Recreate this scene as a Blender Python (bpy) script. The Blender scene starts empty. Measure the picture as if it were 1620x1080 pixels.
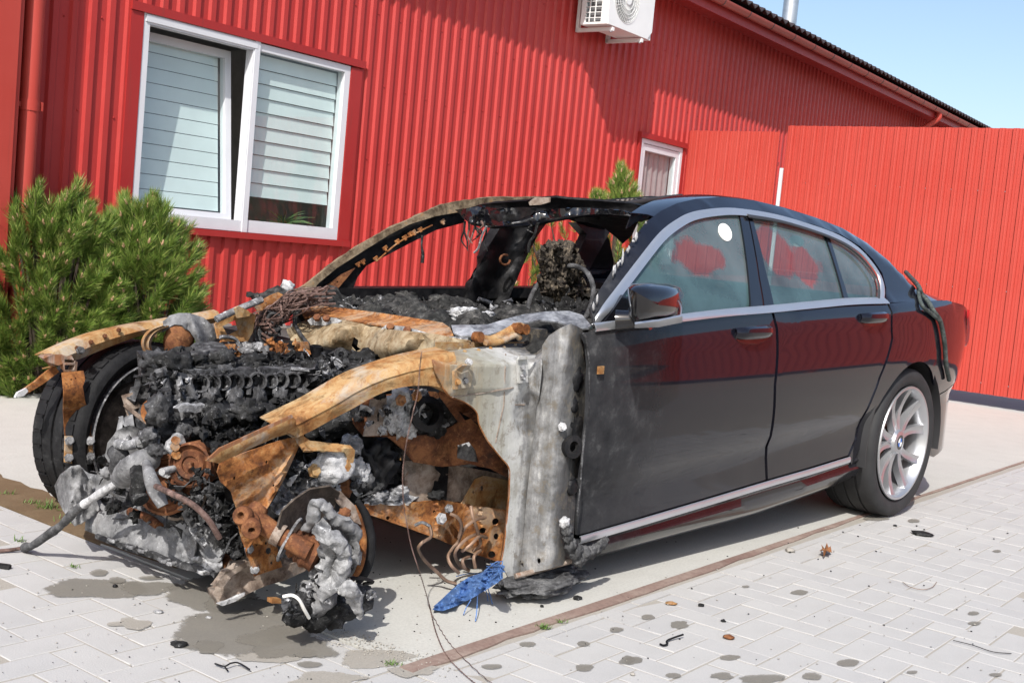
import bpy, bmesh, math, random
from mathutils import Vector, Matrix, noise
from mathutils.geometry import delaunay_2d_cdt
random.seed(7)
R_ = math.radians
C = bpy.context.scene
COL = C.collection
# ------------------------------------------------------------------ camera
F_PX, ROLL, PITCH, EYE = 1850.0, 0.09404, 0.08005, 1.08037
FWD = Vector((0, math.cos(PITCH), -math.sin(PITCH)))
_u = Vector((0, math.sin(PITCH), math.cos(PITCH)))
RIGHT = math.cos(ROLL) * Vector((1, 0, 0)) + math.sin(ROLL) * _u
UP = -math.sin(ROLL) * Vector((1, 0, 0)) + math.cos(ROLL) * _u
EYEP = Vector((0, 0, EYE))
cam = bpy.data.cameras.new('camera'); cam.sensor_width = 36; cam.lens = F_PX / 1620 * 36
cam.clip_start = .05; cam.clip_end = 1500
camo = bpy.data.objects.new('camera', cam); COL.objects.link(camo)
m = Matrix((RIGHT, UP, -FWD)).transposed().to_4x4(); m.translation = EYEP
camo.matrix_world = m
C.camera = camo
# ------------------------------------------------------------------ sky, sun, exposure
TOSUN = Vector((-.139, -.717, .683)).normalized()
w = bpy.data.worlds.new('World'); C.world = w; w.use_nodes = True
nt = w.node_tree; bg = nt.nodes['Background']
sky = nt.nodes.new('ShaderNodeTexSky'); sky.sky_type = 'NISHITA'; sky.sun_disc = False
sky.sun_elevation = math.asin(TOSUN.z); sky.sun_rotation = math.atan2(TOSUN.x, TOSUN.y)
sky.air_density = 1.0; sky.dust_density = 2.2; sky.ozone_density = 1.0
nt.links.new(sky.outputs[0], bg.inputs[0]); bg.inputs[1].default_value = .148
sl = bpy.data.lights.new('sun', 'SUN'); sl.energy = 4.2; sl.angle = R_(.53); sl.color = (1, .965, .915)
so = bpy.data.objects.new('sun', sl); COL.objects.link(so)
so.rotation_euler = TOSUN.to_track_quat('Z', 'Y').to_euler(); so.location = (-5, -20, 20)
C.view_settings.view_transform = 'Standard'; C.view_settings.look = 'None'
C.view_settings.gamma = 1; C.view_settings.use_curve_mapping = False
C.view_settings.exposure = .40
C.render.engine = 'CYCLES'
C.cycles.max_bounces = 8; C.cycles.transparent_max_bounces = 12

# ------------------------------------------------------------------ survey: rays through the photograph's points
def ray(x, y): return FWD + (x - 810) / F_PX * RIGHT - (y - 540) / F_PX * UP
def G(x, y, z=0.0):
    d = ray(x, y); return EYEP + d * ((z - EYEP.z) / d.z)
# car frame: u from front axle to the rear, v to the car's left, z up
_psi, _th, _ph = .84252, .03949, .00255
_X = Vector((math.cos(_psi), math.sin(_psi), 0)); _Y = Vector((math.sin(_psi), -math.cos(_psi), 0)); _Z = Vector((0, 0, 1))
CX = math.cos(_th) * _X + math.sin(_th) * _Z; _Z2 = -math.sin(_th) * _X + math.cos(_th) * _Z
CY = math.cos(_ph) * _Y - math.sin(_ph) * _Z2; CZ_ = math.sin(_ph) * _Y + math.cos(_ph) * _Z2
AX0 = Vector((1.16538, 5.99019, .35)); AXC = Vector((3.07, 0, .35))
def tocar(P):
    d = P - AX0; return Vector((d @ CX, d @ CY, d @ CZ_)) + AXC
def toworld(q):
    q = Vector(q) - AXC; return AX0 + CX * q.x + CY * q.y + CZ_ * q.z
OC = tocar(EYEP)
def rc(x, y):
    d = ray(x, y); return Vector((d @ CX, d @ CY, d @ CZ_))
def PV(x, y, v): d = rc(x, y); return OC + d * ((v - OC.y) / d.y)
def PU(x, y, u): d = rc(x, y); return OC + d * ((u - OC.x) / d.x)
def PZ(x, y, z): d = rc(x, y); return OC + d * ((z - OC.z) / d.z)
def PS(x, y, fn, v0=.9):
    v = v0
    for _ in range(12):
        P = PV(x, y, v); v = .5 * v + .5 * fn(P.x, P.z)
    return PV(x, y, v)
def grz(u): return (3.07 - u) * math.tan(_th)      # ground height in car frame

# ------------------------------------------------------------------ mesh helpers
class MB:
    def __init__(s): s.v = []; s.f = []; s.mi = []
    def add(s, vs, fs, mi=0):
        o = len(s.v); s.v += [tuple(p) for p in vs]
        for f in fs: s.f.append(tuple(i + o for i in f)); s.mi.append(mi)
        return s
    def box(s, lo, hi, mi=0):
        x0, y0, z0 = lo; x1, y1, z1 = hi
        return s.add([(x0,y0,z0),(x1,y0,z0),(x1,y1,z0),(x0,y1,z0),(x0,y0,z1),(x1,y0,z1),(x1,y1,z1),(x0,y1,z1)],
              [(0,3,2,1),(4,5,6,7),(0,1,5,4),(1,2,6,5),(2,3,7,6),(3,0,4,7)], mi)
    def bar(s, a, b, w, h, up=(0, 0, 1), mi=0, w2=None, h2=None):
        a, b, up = Vector(a), Vector(b), Vector(up); t = (b - a).normalized()
        sd = t.cross(up).normalized(); n = sd.cross(t).normalized()
        w2 = w if w2 is None else w2; h2 = h if h2 is None else h2
        vs = []
        for p, ww, hh in ((a, w, h), (b, w2, h2)):
            for x, y in ((-1,-1),(1,-1),(1,1),(-1,1)): vs.append(p + sd * x * ww / 2 + n * y * hh / 2)
        return s.add(vs, [(0,1,2,3),(7,6,5,4),(0,4,5,1),(1,5,6,2),(2,6,7,3),(3,7,4,0)], mi)
    def tube(s, pts, r, n=8, cap=True, mi=0, closed=False):
        pts = [Vector(p) for p in pts]; k = len(pts)
        rr = r if isinstance(r, (list, tuple)) else [r] * k
        t0 = (pts[1] - pts[0]).normalized(); a = t0.orthogonal().normalized(); vs = []
        for i, p in enumerate(pts):
            if closed: t = pts[(i + 1) % k] - pts[i - 1]
            else: t = pts[min(i + 1, k - 1)] - pts[max(i - 1, 0)]
            t = t.normalized() if t.length > 1e-9 else t0
            a = (a - t * (a @ t)); a = a.normalized() if a.length > 1e-6 else t.orthogonal().normalized()
            b = t.cross(a)
            for j in range(n):
                th = 2 * math.pi * j / n; vs.append(p + (a * math.cos(th) + b * math.sin(th)) * rr[i])
        fs = []
        for i in range(k if closed else k - 1):
            i2 = (i + 1) % k
            for j in range(n): fs.append((i*n+j, i*n+(j+1)%n, i2*n+(j+1)%n, i2*n+j))
        if cap and not closed: fs += [tuple(range(n-1,-1,-1)), tuple((k-1)*n+j for j in range(n))]
        return s.add(vs, fs, mi)
    def lathe(s, prof, o, ax, n=24, mi=0, cap=False):
        o, ax = Vector(o), Vector(ax).normalized(); a = ax.orthogonal().normalized(); b = ax.cross(a); vs = []
        for r, h in prof:
            for j in range(n):
                th = 2*math.pi*j/n; vs.append(o + ax*h + (a*math.cos(th) + b*math.sin(th))*r)
        fs = [(i*n+j, i*n+(j+1)%n, (i+1)*n+(j+1)%n, (i+1)*n+j) for i in range(len(prof)-1) for j in range(n)]
        if cap: fs += [tuple(range(n-1,-1,-1)), tuple((len(prof)-1)*n+j for j in range(n))]
        return s.add(vs, fs, mi)
    def prism(s, pts, th, mi=0):
        pts = [Vector(p) for p in pts]; th = Vector(th); k = len(pts)
        vs = pts + [p + th for p in pts]
        return s.add(vs, [tuple(range(k)), tuple(range(2*k-1, k-1, -1))] + [(i, (i+k), (i+1)%k+k, (i+1)%k) for i in range(k)], mi)
    def grid(s, rows, mi=0, th=None):
        nr, nc = len(rows), len(rows[0]); vs = [Vector(p) for r in rows for p in r]
        fs = [(i*nc+j, i*nc+j+1, (i+1)*nc+j+1, (i+1)*nc+j) for i in range(nr-1) for j in range(nc-1)]
        if th is None: return s.add(vs, fs, mi)
        N = [Vector((0,0,0)) for _ in vs]
        for f in fs:
            n = (vs[f[2]]-vs[f[0]]).cross(vs[f[3]]-vs[f[1]])
            for i in f: N[i] += n
        k = len(vs); back = [p - (n.normalized() if n.length > 1e-12 else Vector((0,0,1))) * th for p, n in zip(vs, N)]
        ed = [i for i in range(nc)] + [i*nc+nc-1 for i in range(1, nr)] + [(nr-1)*nc+j for j in range(nc-2, -1, -1)] + [i*nc for i in range(nr-2, 0, -1)]
        fs2 = fs + [tuple(i + k for i in reversed(f)) for f in fs]
        for i in range(len(ed)):
            a, b = ed[i], ed[(i+1) % len(ed)]; fs2.append((b, a, a + k, b + k))
        return s.add(vs + back, fs2, mi)
    def blob(s, c, sc, amp=.25, freq=2.5, sub=3, seed=0, mi=0, rot=None):
        bm = bmesh.new(); bmesh.ops.create_icosphere(bm, subdivisions=sub, radius=1)
        c = Vector(c); sc = Vector(sc) if not isinstance(sc, (int, float)) else Vector((sc,)*3); off = Vector((seed*7.13, seed*3.1, seed*1.7))
        vs = []
        for v in bm.verts:
            n = v.co.normalized(); d = 1 + amp*noise.fractal(n*freq+off, 1.0, 2.0, 4)*1.2
            q = Vector((n.x*sc.x*d, n.y*sc.y*d, n.z*sc.z*d))
            if rot is not None: q = rot @ q
            vs.append(c + q)
        fs = [tuple(v.index for v in f.verts) for f in bm.faces]; bm.free()
        return s.add(vs, fs, mi)
def crom(pts, n):
    """Catmull-Rom through 3-D points, n samples per span"""
    P = [Vector(p) for p in pts]; P = [2*P[0]-P[1]] + P + [2*P[-1]-P[-2]]; out = []
    for i in range(1, len(P)-2):
        for k in range(n):
            t = k/n; a, b, c, d = P[i-1], P[i], P[i+1], P[i+2]
            out.append(.5*((2*b)+(c-a)*t+(2*a-5*b+4*c-d)*t*t+(3*b-a-3*c+d)*t**3))
    out.append(P[-2]); return out
def link(o, parent=None):
    COL.objects.link(o)
    if parent is not None: o.parent = parent
    return o
def obj(name, mb, mats, parent=None, smooth=None, fix=True):
    me = bpy.data.meshes.new(name); me.from_pydata([tuple(v) for v in mb.v], [], mb.f)
    for mm in (mats if isinstance(mats, (list, tuple)) else [mats]): me.materials.append(mm)
    if any(mb.mi): me.polygons.foreach_set('material_index', mb.mi)
    if fix:
        bm = bmesh.new(); bm.from_mesh(me); bmesh.ops.recalc_face_normals(bm, faces=bm.faces); bm.to_mesh(me); bm.free()
    if smooth:
        me.polygons.foreach_set('use_smooth', [True]*len(me.polygons)); me.set_sharp_from_angle(angle=R_(smooth))
    me.update()
    return link(bpy.data.objects.new(name, me), parent)
def tag(o, label=None, cat=None, group=None, kind=None):
    if label: o['label'] = label
    if cat: o['category'] = cat
    if group: o['group'] = group
    if kind: o['kind'] = kind
    return o
def empty(name, label, cat, mat=None, group=None):
    o = link(bpy.data.objects.new(name, None)); o.empty_display_size = .1
    if mat is not None: o.matrix_world = mat
    return tag(o, label, cat, group)
def copy_part(o, parent, name=None):
    c = o.copy(); COL.objects.link(c); c.parent = parent; return c

# ------------------------------------------------------------------ materials
def newmat(name):
    mt = bpy.data.materials.new(name); mt.use_nodes = True; t = mt.node_tree; return mt, t, t.nodes['Principled BSDF']
def ramp(t, src, stops):
    r = t.nodes.new('ShaderNodeValToRGB'); e = r.color_ramp.elements
    while len(e) < len(stops): e.new(.5)
    for i, (p, c) in enumerate(stops):
        e[i].position = p; e[i].color = tuple(c) + (1,) if len(c) == 3 else c
    t.links.new(src, r.inputs[0]); return r.outputs[0]
def g1(v): return (v, v, v)
def nz(t, scale, detail=5, rough=.55, vec=None, dist=0):
    n = t.nodes.new('ShaderNodeTexNoise'); n.inputs['Scale'].default_value = scale; n.inputs['Detail'].default_value = detail
    n.inputs['Roughness'].default_value = rough; n.inputs['Distortion'].default_value = dist
    if vec is not None: t.links.new(vec, n.inputs['Vector'])
    return n.outputs[0]
def coords(t, which='Object', scale=(1, 1, 1)):
    tc = t.nodes.new('ShaderNodeTexCoord')
    if scale == (1, 1, 1): return tc.outputs[which]
    mp = t.nodes.new('ShaderNodeMapping'); mp.inputs['Scale'].default_value = scale
    t.links.new(tc.outputs[which], mp.inputs[0]); return mp.outputs[0]
def mixc(t, fac, a, b, mode='MIX'):
    mx = t.nodes.new('ShaderNodeMix'); mx.data_type = 'RGBA'; mx.blend_type = mode
    for s_, k in ((fac, 0), (a, 6), (b, 7)):
        if isinstance(s_, (int, float)): mx.inputs[k].default_value = s_
        elif isinstance(s_, (tuple, list)): mx.inputs[k].default_value = tuple(s_) + (1,)
        else: t.links.new(s_, mx.inputs[k])
    return mx.outputs[2]
def math_(t, op, a, b=None, clamp=False):
    n = t.nodes.new('ShaderNodeMath'); n.operation = op; n.use_clamp = clamp
    for k, s_ in ((0, a), (1, b)):
        if s_ is None: continue
        if isinstance(s_, (int, float)): n.inputs[k].default_value = s_
        else: t.links.new(s_, n.inputs[k])
    return n.outputs[0]
def bump(t, b, h, strength=.4, dist=.01):
    n = t.nodes.new('ShaderNodeBump'); n.inputs['Strength'].default_value = strength; n.inputs['Distance'].default_value = dist
    t.links.new(h, n.inputs['Height']); t.links.new(n.outputs[0], b.inputs['Normal']); return n
def simple(name, col, rough=.5, metal=0, var=.12, vscale=8, bmp=0, bscale=60, coat=0, spec=.5, bdist=.004):
    mt, t, b = newmat(name); v = coords(t)
    n = nz(t, vscale, 6, .6, v)
    lo = tuple(c*(1-var) for c in col); hi = tuple(min(1, c*(1+var)) for c in col)
    t.links.new(ramp(t, n, [(.3, lo), (.7, hi)]), b.inputs['Base Color'])
    b.inputs['Roughness'].default_value = rough; b.inputs['Metallic'].default_value = metal
    b.inputs['Coat Weight'].default_value = coat; b.inputs['Specular IOR Level'].default_value = spec
    if bmp: bump(t, b, nz(t, bscale, 5, .6, v), bmp, bdist)
    return mt
M = {}
def painted_sheet(name, col, fade, rough=.42, dirt=(.12, .05, .04)):
    mt, t, b = newmat(name); v = coords(t)
    big = nz(t, 1.3, 5, .6, v); st = nz(t, 3, 5, .6, coords(t, 'Object', (9, 9, .5)))
    c = mixc(t, ramp(t, big, [(.35, g1(0)), (.75, g1(1))]), col, fade)
    c = mixc(t, ramp(t, st, [(.58, g1(0)), (.8, g1(.35))]), c, dirt)
    t.links.new(c, b.inputs['Base Color']); b.inputs['Roughness'].default_value = rough; b.inputs['Specular IOR Level'].default_value = .28
    t.links.new(ramp(t, nz(t, 25, 5, .6, v), [(.3, g1(rough-.08)), (.7, g1(rough+.12))]), b.inputs['Roughness'])
    bump(t, b, nz(t, 2.2, 3, .5, v), .12, .01)
    return mt
M['wall'] = painted_sheet('red_cladding_paint', (.39, .033, .029), (.42, .046, .040))
M['fence'] = painted_sheet('faded_red_fence_paint', (.40, .048, .034), (.43, .062, .046), .5)
M['trim'] = painted_sheet('red_trim_paint', (.31, .022, .021), (.34, .032, .029), .38)
M['gutter'] = painted_sheet('brownish_red_gutter_paint', (.30, .050, .038), (.33, .06, .045), .35)
M['white'] = simple('white_pvc', (.60, .61, .635), .35, var=.05, vscale=3)
M['blind'] = simple('pale_blind_fabric', (.70, .735, .73), .8, var=.05, vscale=4)
M['galv'] = simple('galvanised_steel', (.55, .56, .58), .32, .85, var=.15, vscale=5)
M['roof'] = simple('dark_roof_sheet', (.035, .022, .022), .5, var=.2)
M['dark_in'] = simple('dim_interior_plaster', (.22, .22, .22), .9)
M['concrete'] = None
def glass_mat(name, tint=(.86, .93, .92), film=None, refl=1.55):
    mt, t, b = newmat(name); out = t.nodes['Material Output']
    tr = t.nodes.new('ShaderNodeBsdfTransparent'); tr.inputs[0].default_value = tint + (1,)
    gl = t.nodes.new('ShaderNodeBsdfGlossy'); gl.inputs['Roughness'].default_value = .02
    lw = t.nodes.new('ShaderNodeLayerWeight'); lw.inputs[0].default_value = .5; fr = ramp(t, lw.outputs['Facing'], [(0, g1(.07)), (.35, g1(.085)), (.6, g1(.16)), (.8, g1(.36)), (1, g1(1))])
    mx = t.nodes.new('ShaderNodeMixShader'); t.links.new(fr, mx.inputs[0]); t.links.new(tr.outputs[0], mx.inputs[1]); t.links.new(gl.outputs[0], mx.inputs[2])
    t.links.new(mx.outputs[0], out.inputs[0]); return mt, t, mx, out
M['pane'] = glass_mat('window_glass', refl=1.9)[0]
M['dark_plastic'] = simple('dark_plastic', (.03, .03, .032), .5)
M['leaf'] = simple('houseplant_leaf', (.10, .16, .06), .5)
M['clay'] = simple('terracotta', (.35, .14, .08), .8)
# ================================================================== GROUND
def ground_mat(name, c1, c2, spots, bmp=.3, fine=140, speck=.25, warm=None):
    mt, t, b = newmat(name); v = coords(t)
    big = nz(t, .9, 6, .62, v); mid = nz(t, 7, 6, .65, v); fn = nz(t, fine, 3, .7, v)
    c = mixc(t, ramp(t, big, [(.3, g1(0)), (.72, g1(1))]), c1, c2)
    c = mixc(t, ramp(t, mid, [(.45, g1(0)), (.75, g1(.4))]), c, spots)
    c = mixc(t, ramp(t, fn, [(.35, g1(speck)), (.55, g1(0))]), c, tuple(k*.55 for k in c1))
    c = mixc(t, ramp(t, fn, [(.62, g1(0)), (.8, g1(speck*1.2))]), c, tuple(min(.75, k*1.5) for k in c1))
    t.links.new(c, b.inputs['Base Color']); b.inputs['Roughness'].default_value = .92; b.inputs['Specular IOR Level'].default_value = .25
    bump(t, b, mixc(t, .5, mid, fn), bmp, .006); return mt, t, b, c
M['concrete'] = ground_mat('slab_concrete', (.475, .468, .43), (.43, .423, .392), (.37, .355, .325), .35, 120, .3)[0]
mt, t, b, c = ground_mat('grey_paver_concrete', (.435, .43, .42), (.40, .398, .392), (.37, .362, .35), .4, 220, .2)
oi = t.nodes.new('ShaderNodeObjectInfo'); ge = t.nodes.new('ShaderNodeNewGeometry')
rnd = mixc(t, .5, oi.outputs['Random'], ge.outputs['Random Per Island'])
c2 = mixc(t, 1.0, c, ramp(t, rnd, [(0, (.92, .92, .93)), (.5, (1, .99, .98)), (1, (1.05, 1.04, 1.02))]), 'MULTIPLY')
t.links.new(c2, b.inputs['Base Color']); M['paver'] = mt
M['sand'] = ground_mat('joint_sand', (.36, .335, .295), (.33, .305, .265), (.30, .275, .235), .5, 200, .3)[0]
M['soil'] = ground_mat('damp_soil', (.17, .115, .065), (.12, .08, .045), (.24, .18, .11), .6, 90, .3)[0]
M['earth'] = ground_mat('yard_ground', (.34, .31, .27), (.28, .26, .23), (.22, .2, .17), .4, 60, .2)[0]
M['stain'] = ground_mat('damp_stain', (.215, .20, .17), (.19, .175, .15), (.245, .225, .19), .3, 200, .3)[0]
M['ruststrip'] = ground_mat('rusty_brown_steel_edge', (.16, .095, .08), (.30, .23, .19), (.44, .38, .32), .3, 60, .3)[0]
def film_of(key, op=1.0):
    mt = M[key].copy(); t = mt.node_tree; b = t.nodes['Principled BSDF']; at_ = t.nodes.new('ShaderNodeAttribute'); at_.attribute_name = 'edge'; v = coords(t)
    k = math_(t, 'ADD', at_.outputs['Fac'], math_(t, 'MULTIPLY', math_(t, 'SUBTRACT', nz(t, 55, 6, .7, v), .5), 1.2))
    t.links.new(ramp(t, k, [(.50, g1(op)), (.68, g1(0))]), b.inputs['Alpha']); M[key + '_film'] = mt
film_of('stain', .72); film_of('sand', .85)
# axes of the yard: A runs beside the car, B runs along the front of the slab
AD = Vector((math.cos(R_(52.6)), math.sin(R_(52.6)), 0)); BD = Vector((-AD.y, AD.x, 0))
K = Vector((-.27, 2.80, 0))                                   # corner of the concrete slab
def YP(a, b_, z=0): return K + AD*a + BD*b_ + Vector((0, 0, z))
def toY(P): d = P - K; return d @ AD, d @ BD
mb = MB(); n = 24
mb.grid([[(-150 + 300*j/n, -100 + 400*i/n, -.075) for j in range(n+1)] for i in range(n+1)])
tag(obj('ground', mb, M['earth']), kind='structure')
mb = MB()                                                      # slab with subdivided, slightly worn edge
mb.prism([YP(.13, 0, -.07), YP(16, 0, -.07), YP(16, 9, -.07), YP(.13, 9, -.07)], (0, 0, .07))
tag(obj('concrete_slab', mb, M['concrete']), kind='structure')
mb = MB()                                                      # worn steel strip along the slab's right edge
rows = []
for i in range(121):
    a = .10 + 15.9*(i/120)**1.6; wv = (.046 if a < 1.6 else max(.022, .046 - .016*(a-1.6))) + .012*noise.noise((a*2.3, 1, 0)) + .012*noise.noise((a*9, 4, 0))
    rows.append([YP(a, -.004, .004), YP(a, -wv*.5, .0035), YP(a, -wv, .002)])
mb.grid(rows, th=.02); tag(obj('steel_edge_strip', mb, M['ruststrip'], smooth=40), kind='structure')
mb = MB(); rows = []                                           # damp soil strip along the slab's front edge
for i in range(101):
    b_ = 1.0 + 5*i/100; w0 = -.10 - .035*noise.noise((b_*2.5, 9, 0)) - .015*noise.noise((b_*11, 3, 0)); w1 = .02 + .10*max(0, noise.noise((b_*1.7, 5, 0))) + .05*abs(noise.noise((b_*6, 2, 0)))
    f = min(1, max(0, (b_ - 1.05)/.35)); w1 = .015 + (w1 + .03)*f
    w0 *= .75; rows.append([YP(.16 + w0*.5*f, b_, .0012), YP(.16 + w1*.5, b_, .003), YP(.16 + .01 + (w1 + .10)*f, b_, .0022)])
mb.grid(rows, th=.015); tag(obj('soil_strip', mb, M['soil'], smooth=40), kind='structure')
# ---- herringbone paving: 200 x 100 mm concrete pavers
mb = MB(); mb.prism([YP(-8, -9, -.02), YP(20, -9, -.02), YP(20, 0, -.02), YP(.12, 0, -.02), YP(.12, 9, -.02), YP(-8, 9, -.02)], (0, 0, .0168))
pav = tag(obj('pavement', mb, M['sand']), kind='structure')
PW, PL, JT = .1, .2, .0045
def paver_geo(w_, l_, seed):
    rg = random.Random(seed); m_ = MB(); x, y = w_/2 - JT/2, l_/2 - JT/2; cz = .0022
    top = [(-x+cz, -y+cz), (x-cz, -y+cz), (x-cz, y-cz), (-x+cz, y-cz)]; mid = [(-x, -y), (x, -y), (x, y), (-x, y)]
    vs = [(px, py, -.02) for px, py in mid] + [(px, py, -.0014) for px, py in mid] + [(px, py, 0 + rg.uniform(-.0008, .0008)) for px, py in top]
    fs = [(8, 9, 10, 11)] + [(r+i, r+(i+1) % 4, r+4+(i+1) % 4, r+4+i) for r in (0, 4) for i in range(4)]
    return vs, fs
def in_paving(a, b_):
    return -7 < a < 19 and -8.5 < b_ < 8.5 and (b_ < .05 or a < .25)
cells = []
def visible(P, mg=30):
    d = P - EYEP; z = d @ FWD
    if z < .5: return 0
    x = 810 + F_PX*(d @ RIGHT)/z; y = 540 - F_PX*(d @ UP)/z
    return z if -mg < x < 1620+mg and -mg < y < 1080+mg else 0
for i in range(-90, 200):                                      # herringbone lattice: vectors (PW,PW) and (2PW,-2PW)
    for j in range(-60, 60):
        x0 = i*PW + 2*j*PW; y0 = i*PW - 2*j*PW
        for (cx, cy, rot) in ((x0 + PL/2, y0 + PW/2, 0), (x0 + PW*2.5 - PL, y0 + PW + PL/2 - PW, 1)):
            if rot: cx, cy = x0 + PW/2 - PW, y0 + PL/2 + 0
            a, b_ = cx - 3, cy - 3
            if not in_paving(a, b_): continue
            P = YP(a, b_); z = visible(P)
            if z: cells.append((z, a, b_, rot))
for b_i in range(0, 40):                                       # a soldier course along the slab's front
    pass
cells.sort()
pm = []
for rot in (0, 1):
    for sd in range(3):
        vs, fs = paver_geo(PL if rot == 0 else PW, PW if rot == 0 else PL, sd + 10*rot)
        me = bpy.data.meshes.new('paver'); me.from_pydata(vs, [], fs); me.materials.append(M['paver']); pm.append(me)
yaw = math.atan2(AD.y, AD.x)
cut = []; kk = 0
def clip(P, ax, lim):
    out = []
    for i, p in enumerate(P):
        q = P[(i+1) % len(P)]; pi, qi = p[ax] <= lim, q[ax] <= lim
        if pi: out.append(p)
        if pi != qi: t_ = (lim - p[ax])/(q[ax] - p[ax]); out.append((p[0] + (q[0]-p[0])*t_, p[1] + (q[1]-p[1])*t_))
    return out
rest = MB()
for k, (z, a, b_, rot) in enumerate(cells):
    rg = random.Random(k*7+3); dz = rg.uniform(-.0026, -.0002)
    hw, hl = (PL/2, PW/2) if rot == 0 else (PW/2, PL/2); cor = [(a-hw, b_-hl), (a+hw, b_-hl), (a+hw, b_+hl), (a-hw, b_+hl)]
    ok = [(q[1] < -.062 or q[0] < .118) for q in cor]
    if not any(ok): continue
    if not all(ok):                                              # a paver cut to fit the edge
        if b_ > .02 and a > .118 - .02: pl = [q for q in clip(cor, 0, .116)]
        elif b_ > .02: pl = clip(cor, 0, .116)
        else: pl = clip(cor, 1, -.064) if a > .05 else clip(cor, 0, .116)
        if len(pl) > 2 and z < 13: cut.append((pl, dz))
        continue
    kk += 1
    if kk < 300:
        o = bpy.data.objects.new('paver', pm[rot*3 + rg.randrange(3)]); COL.objects.link(o)
        o.location = YP(a, b_, dz); o.rotation_euler = (rg.uniform(-.004, .004), rg.uniform(-.004, .004), yaw + rg.uniform(-.006, .006)); o.parent = pav
    elif z < 13:
        vs, fs = paver_geo(PL if rot == 0 else PW, PW if rot == 0 else PL, k)
        tx, ty = rg.uniform(-.004, .004), rg.uniform(-.004, .004)
        rest.add([YP(a + p[0], b_ + p[1], dz + p[2] + tx*p[0] + ty*p[1]) for p in vs], fs)
for pl, dz in cut:
    cx, cy = sum(p[0] for p in pl)/len(pl), sum(p[1] for p in pl)/len(pl); sh_ = [(cx + (x-cx)*.965, cy + (y-cy)*.965) for x, y in pl]
    rest.prism([YP(x, y, -.02) for x, y in sh_], (0, 0, .02 + dz))
tag(obj('pavers', rest, M['paver'], pav), kind='stuff')

# ---- stains and damp patches on the paving (irregular films, 2 mm proud)
def patch(x, y, rx, ry, seed, name='damp_patch', mat='stain', ragged=.25, z=.0035, n=40):
    """irregular flat patch; centre and half-extents surveyed in the photograph"""
    c = G(x, y, z); ex = G(x+rx, y, z) - c; ey = G(x, y-ry, z) - c; ex.z = ey.z = 0; pts = []
    for i in range(n):
        th = 2*math.pi*i/n; d = 1 + ragged*1.5*noise.fractal((math.cos(th)*.9+seed*3.7, math.sin(th)*.9, seed), 1.3, 2, 3) + ragged*.12*noise.noise((math.cos(th)*7+seed, math.sin(th)*7, 2))
        pts.append(c + ex*math.cos(th)*d + ey*math.sin(th)*d)
    m_ = MB(); vs = [c]; ed_ = [0.0]
    for f_, e_ in ((.5, 0.0), (.84, .25), (1.0, .62), (1.12, 1.0)): vs += [c + (p - c)*f_ for p in pts]; ed_ += [e_]*n
    m_.add(vs, [(0, i+1, (i+1) % n + 1) for i in range(n)] + [(1+r*n+i, 1+r*n+n+i, 1+r*n+n+(i+1) % n, 1+r*n+(i+1) % n) for r in range(3) for i in range(n)])
    o = obj(name, m_, M[mat + '_film'], fix=False); at_ = o.data.attributes.new('edge', 'FLOAT', 'POINT'); at_.data.foreach_set('value', ed_); return o
stains = [(150,932,82,15,1,.3),(232,928,48,11,2,.3),(330,940,75,26,3,.35),(385,985,95,38,4,.4),(450,1015,85,24,5,.4),(330,1022,24,11,6,.3),(490,1050,20,5,7,.15),(482,1035,18,4,8,.15),
 (155,905,15,5,9,.2),(237,913,19,3,10,.2),(185,917,14,5,11,.2)]
for k, (x, y, rx, ry, sd, rg_) in enumerate(stains):
    o = patch(x, y, rx, ry, sd, ragged=rg_, z=.0016 + .00025*k); tag(o, kind='structure')
spots = [(1025,975,11,4),(1075,987,15,6),(975,995,12,4),(945,1005,6,3),(923,1017,11,4),(835,1018,13,4),(778,1053,16,4),(805,1063,14,4),(1000,1043,17,7),(996,1043,8,5),(1155,1039,16,4),(1195,1047,11,4),(1143,1068,17,5),(1340,1047,18,5.5),(1285,1068,17,6),(1240,1038,9,3),(1065,1067,12,4),(1443,1062,9,2.5),(1575,1066,10,3),(1582,1060,7,2.5),(1540,969,9,3),(1542,985,10,3),(1577,871,7,2.2),(1592,930,10,2.5),(925,1055,16,5),(1205,1073,38,7),(1265,936,14,4),(1390,832,42,6),(1385,820,20,3),(1445,823,10,3),(1180,927,6,2),(1330,860,14,3)]
for k, (x, y, rx, ry) in enumerate(q for i, q in enumerate(spots) if i % 4 != 3):
    o = patch(x, y, rx, ry, 40+k, ragged=.16 if ry < 5 else .25, n=36, z=.0014 + .0002*(k % 4)); tag(o, kind='structure')
# sandy spill where the slab's corner meets the paving
for k, (x, y, rx, ry) in enumerate([(600,1040,60,14),(520,1075,60,10),(430,1035,70,9),(205,985,34,9),(650,1060,30,8)]):
    tag(patch(x, y, rx, ry, 80+k, 'sand_patch', 'sand', .45, .0012+.0002*k), kind='structure')

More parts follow.
